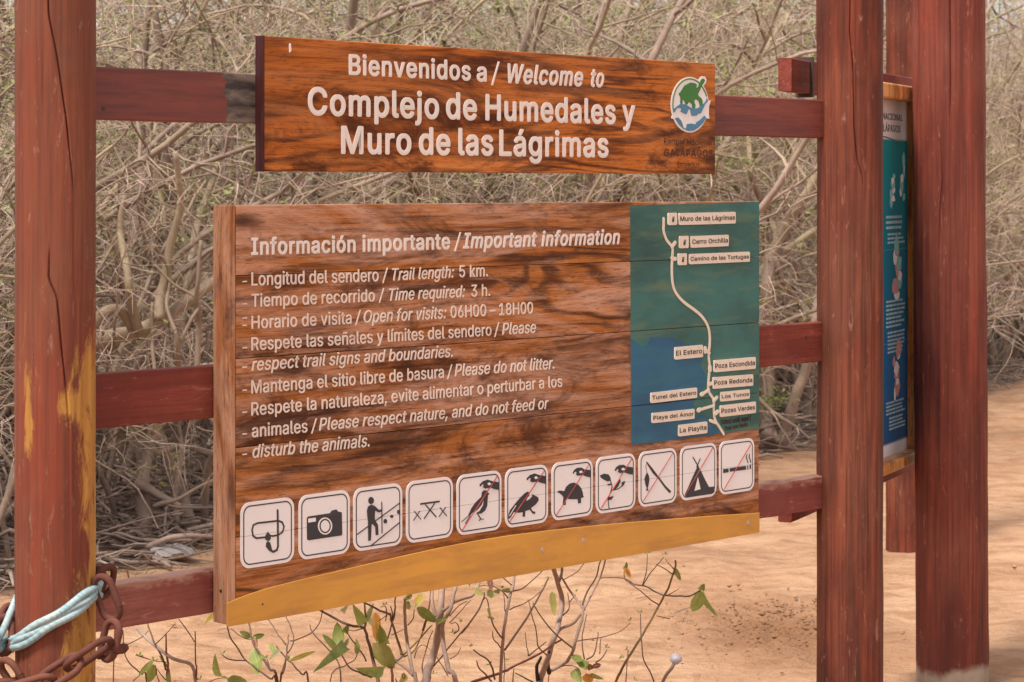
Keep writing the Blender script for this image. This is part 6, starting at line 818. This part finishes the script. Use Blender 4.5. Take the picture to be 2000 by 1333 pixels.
# ------------------------------------------------------------------ rope and chain on the left post
def around(th, z, r): return Vector((Lp[0]+r*math.sin(th), Lp[1]-r*math.cos(th), z))    # th 0 faces the camera
rb = MB()
for k, (dz, rad) in enumerate(((.014, .0085), (-.009, .0095), (.002, .008))):
    pts_ = []
    for i in range(41):
        t = i/40; th = 2.3-t*3.85; px_x = Lp[0]+(Lp[2]+.008)*math.sin(th); Yc = 5.0; pxx = 1000+4450*px_x/Yc
        zz = zy(1160+(192-pxx)*.61, Yc)+dz+.0025*math.sin(t*21+k*2); pts_.append(around(th, zz, Lp[2]+.008+.002*math.sin(t*15+k)))
    pts_ += [Vector((-1.135, 5.03, zy(1270, 5.0)+dz*.5)), Vector((-1.17, 4.99, zy(1290, 5.0)+dz*1.5)), Vector((-1.22, 4.96, zy(1330, 5.0)+dz))]
    rb.tube(pts_, rad, 7)
rb.tube(spline([around(-1.9, zy(1165, 5.1), Lp[2]+.008), Vector((-1.112, 5.06, zy(1195, 5.05))), Vector((-1.126, 5.03, zy(1235, 5.03))), Vector((-1.150, 5.0, zy(1275, 5.0))), Vector((-1.17, 4.97, zy(1300, 5)))], 5), .0085, 7)
rb.tube(spline([Vector((-1.20, 5.02, zy(1205, 5))), Vector((-1.145, 5.0, zy(1215, 5))), Vector((-1.135, 4.99, zy(1250, 5))), Vector((-1.16, 4.975, zy(1285, 5))), Vector((-1.21, 4.97, zy(1290, 5)))], 5), .009, 7)
ro = NT('twisted_rope'); wv = ro.n('TexWave'); wv.inputs['Scale'].default_value = 34; wv.inputs['Distortion'].default_value = 3; wv.bands_direction = 'DIAGONAL'; ro.l(ro.coord(), wv.inputs['Vector'])
rn = ro.noise(ro.coord(), 30, 5, .7)
M['rope'] = ro.out(ro.mix(ro.ramp(rn, [(.35, 0), (.65, 1)]), ro.mix(wv.outputs[1], (.15, .28, .33), (.22, .37, .42)), (.36, .44, .45)), .6, wv.outputs[1], .35, .002)
tag(rb.build('rope', M['rope'], None, True), 'pale blue plastic rope tied slantwise round the left post', 'rope')
ch = empty('chain', (Lp[0], Lp[1], 1.0)); tag(ch, 'rusty iron chain of thick links hanging round the left post below the blue rope', 'chain')
def link(c_, d, roll, L=.105, W=.048, r=.0080):
    d = Vector(d).normalized(); s_ = d.orthogonal().normalized(); s_ = Matrix.Rotation(roll, 3, d)@s_
    P = []; a = (L-W)/2
    for k in range(9): t = -PI/2+PI*k/8; P.append(c_+d*(a+W/2*math.cos(t))+s_*(W/2*math.sin(t)))
    for k in range(9): t = PI/2+PI*k/8; P.append(c_+d*(-a+W/2*math.cos(t))+s_*(W/2*math.sin(t)))
    P.append(P[0]); b = MB(); b.tube(P, r, 8, False); V = [tuple(Vector(v)-ch.location) for v in b.V]
    mesh('link', V, b.F, M['rust'], ch, True)
def q3(px, py, Y): return Vector(((px-1000)/4450*Y, Y, zy(py, Y)))
for (x0, y0, x1, y1, Y, roll, L_) in ((196, 1132, 222, 1205, 5.05, 1.2, .10), (222, 1222, 208, 1280, 4.99, 1.5, .085), (208, 1255, 138, 1302, 4.96, 1.4, .112), (152, 1292, 82, 1336, 4.95, .1, .105), (96, 1330, 20, 1352, 4.95, 1.5, .11), (34, 1345, -30, 1350, 4.98, .2, .1), (12, 1300, 34, 1332, 4.99, 1.4, .07)):
    a = q3(x0, y0, Y); b_ = q3(x1, y1, Y); link((a+b_)/2, b_-a, roll, L_)
for k in range(8):      # round the back of the post
    th = 2.0+k*.42; c_ = around(th, 1.8-.178*5+.0-.03*k*.5, Lp[2]+.022); c2 = around(th+.05, c_.z-.01, Lp[2]+.022); link(c_, c2-c_, k % 2*1.5, .085)
# ------------------------------------------------------------------ young shrubs growing in the sand behind the board
def leaf(A, B, w_, mat, parent, org):
    A = Vector(A)-org; B = Vector(B)-org; d = B-A; L = d.length; d = d/L
    view = Vector((0, -1, .15)); side = d.cross(view); side = side.normalized() if side.length > .05 else d.orthogonal().normalized()
    side = Matrix.Rotation(random.uniform(-.3, .3), 3, d)@side; up = side.cross(d); V = []; n = 9; bend = random.uniform(-.12, .18)*L
    for i in range(n):
        t = i/(n-1); h = w_/2*(math.sin(PI*min(1, t**.8))**.62 if 0 < t < 1 else 0)*(1-.2*t)+.0006
        c_ = A+d*L*t+up*bend*math.sin(PI*t); wv = 1+.05*math.sin(i*2.3+L*90)
        V += [tuple(c_+side*h*wv+up*h*.28), tuple(c_), tuple(c_-side*h/wv+up*h*.28)]
    F = [(a, a+1, a+4, a+3) for i in range(n-1) for a in (i*3, i*3+1)]
    o = mesh('leaf', V, F, mat, parent, True)
    rib = MB(); rib.tube([Vector(V[i*3+1])+up*.0004*s__ for i in (0, 3, 6, 8) for s__ in (1,)], [.0011, .0009, .0006, .0003], 4); rib.build('midrib', M['leaf_p'], o)
    return o
labs = ['young shrub with reddish stems and few green leaves, nearest to the left post', None, 'thin-stemmed leafy shrub under the left corner of the information board',
        'young shrub with large green leaves and one orange leaf below the ochre strip', 'thick grey-brown forked stems with sparse leaves below the middle of the ochre strip',
        'slender upright shrub with budding tips right of the thick forked stems', 'curved pale-barked shrub with dark rotten patch and orange leaf at its foot', 'long thin slanting stem with a drooping leaf pair, right of the other shrubs']
for lab, (kind, B_, L_, T_) in zip(labs, PLANTS):
    gx = [b_[2][-1] for b_ in B_]; lo = min(gx, key=lambda p: p[2]); org = Vector((lo[0], lo[1], 0))
    if kind == 'litter':
        b = MB(); c_, r_, P = B_[0]; S = spline(P, 5); b.tube([p for p in S], [r_/1000*(1+.15*mnoise.noise(p*30)) for p in S], 8)
        for p in b.V[:0]: pass
        o = b.build('dead_stem', M['litter'], None, True); tag(o, 'bent grey dead stem standing among the reddish shrub stems by the left post', 'dead stem'); continue
    root = empty('young_shrub', tuple(org)); tag(root, lab, 'shrub'); mbs = {}
    for c_, r_, P in B_:
        S = [p-org for p in spline(P, 5)]; n_ = len(S); k = r_/1000
        S = [p+Vector((mnoise.noise(p*18), mnoise.noise(p*18+Vector((7, 0, 0))), mnoise.noise(p*18+Vector((0, 7, 0)))))*.003 for p in S]
        thick = S[-1].z < S[0].z   # drawn from tip to base
        R_ = [k*((.72+.5*i/(n_-1)) if thick else (1.1-.5*i/(n_-1)))*(1+.12*mnoise.noise(p*45)) for i, p in enumerate(S)]
        mbs.setdefault(c_, MB()).tube(S, R_, 7 if k > .004 else 5)
    for c_, mb in mbs.items(): mb.build('stem', {'b': M['stem'], 't': M['stem_t'], 'r': M['stem_r'], 'm': M['stem_m'], 'k': M['stem_k']}[c_], root, True)
    for c_, w_, A, B in L_: leaf(A, B, w_/1000*1.15, M['leaf_'+c_], root, org)
    for p in T_:
        b = MB(); p = Vector(p)-org
        for k in range(6):
            a = Vector((random.gauss(0, 1), random.gauss(0, .7), random.uniform(-.1, 1.3))).normalized(); L2 = random.uniform(.007, .014); q = a.orthogonal().normalized()*L2*.22; i0 = len(b.V)
            b.V += [tuple(p), tuple(p+a*L2*.6+q), tuple(p+a*L2), tuple(p+a*L2*.6-q)]; b.F.append((i0, i0+1, i0+2, i0+3))
        b.build('leaf_bud', M['leaf_g' if random.random() < .6 else 'leaf_v'], root)
# yellow leafed sprig poking up behind the lowest rail beside the left post
so = P3d(215, 1400, 5.9); so.z = 0
root = empty('leafy_sprig', tuple(so)); tag(root, 'small sprig with a yellow-green leaf rising behind the lowest rail beside the left post', 'sprig')
b = MB(); b.tube([p-so for p in spline([Vector((so.x, so.y, -.02)), P3d(222, 1300, 5.9), P3d(226, 1190, 5.9), P3d(217, 1146, 5.9)], 5)], .002, 5)
b.tube([p-so for p in spline([P3d(226, 1190, 5.9), P3d(252, 1160, 5.9), P3d(252, 1135, 5.9), P3d(248, 1113, 5.9)], 5)], .0022, 5)
b.tube([p-so for p in (P3d(255, 1165, 5.9), P3d(262, 1140, 5.9), P3d(268, 1128, 5.9))], .0014, 4); b.build('stem', M['stem_r'], root, True)
leaf(P3d(218, 1148, 5.9), P3d(209, 1118, 5.9), .017, M['leaf_y'], root, so); leaf(P3d(221, 1147, 5.9), P3d(223, 1128, 5.9), .012, M['leaf_y'], root, so)
# white knob on a grey stick
kc = Vector(KNOB[0]); b = MB(); ks = [Vector(p) for p in KNOB[1:]]; base = Vector((ks[-1].x, ks[-1].y, 0))
root = empty('knobbed_stick', tuple(base)); tag(root, 'grey stick topped with a round whitish knob, standing in the sand right of the shrubs', 'stick')
b.tube([p-base for p in spline([kc]+ks, 4)], .0055, 7); b.build('stick', M['litter'], root, True)
V = []; F = []; n = 14
for i in range(n+1):
    for k in range(n): a = PI*i/n; t = 2*PI*k/n; d = Vector((math.sin(a)*math.cos(t), math.sin(a)*math.sin(t), math.cos(a))); V.append(tuple(kc-base+Vector((d.x, d.y, d.z*.88))*.0175*(1+.32*mnoise.noise(d*2.4))))
for i in range(n):
    for k in range(n): F.append((i*n+k, (i+1)*n+k, (i+1)*n+(k+1) % n, i*n+(k+1) % n))
pk = paint('pale_knob', (.42, .39, .45), (.5, .42, .4), .4, .5); mesh('knob', V, F, pk, root, True)
# clods and bits on the sand
rr = random.Random(19); cb = MB()
for k in range(520):
    if k < 400: x, y = 1.10+rr.gauss(0, .2), 9.35+rr.gauss(0, .32)
    else: y = rr.uniform(7.2, 16); x = rr.uniform(-.2*y, .235*y)
    if edge_d(x, y) > .2: continue
    s_ = abs(rr.gauss(0, .0055))+.002; c_ = Vector((x, y, s_*.3+.012)); b = len(cb.V)
    for d in ((1,0,0),(0,1,0),(-1,0,0),(0,-1,0),(0,0,.7),(0,0,-.7)): cb.V.append(tuple(c_+Vector(d)*s_*rr.uniform(.6, 1.2)))
    for f in ((0,1,4),(1,2,4),(2,3,4),(3,0,4),(1,0,5),(2,1,5),(3,2,5),(0,3,5)): cb.F.append(tuple(b+i for i in f))
tw_ = MB()
for k in range(70):
    y = rr.uniform(7.8, 15.5); x = rr.uniform(-.2*y, .235*y); d = edge_d(x, y)
    if d > .1 or (d < -.9 and rr.random() < .55): continue
    a = rr.uniform(0, PI); L = rr.uniform(.03, .16); p = Vector((x, y, .022)); dv = Vector((math.cos(a), math.sin(a), rr.uniform(-.05, .12)))
    tw_.tube([p, p+dv*L*.5+Vector((0, 0, rr.uniform(0, .008))), p+dv*L+Vector((rr.uniform(-.01, .01), 0, 0))], [.0028, .0024, .0012], 4)
tag(tw_.build('sand_twigs', M['litter']), 'few short dry twigs strewn on the bare sand', 'twigs', kind='stuff')
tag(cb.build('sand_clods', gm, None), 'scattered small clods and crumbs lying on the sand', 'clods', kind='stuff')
flush_letters()
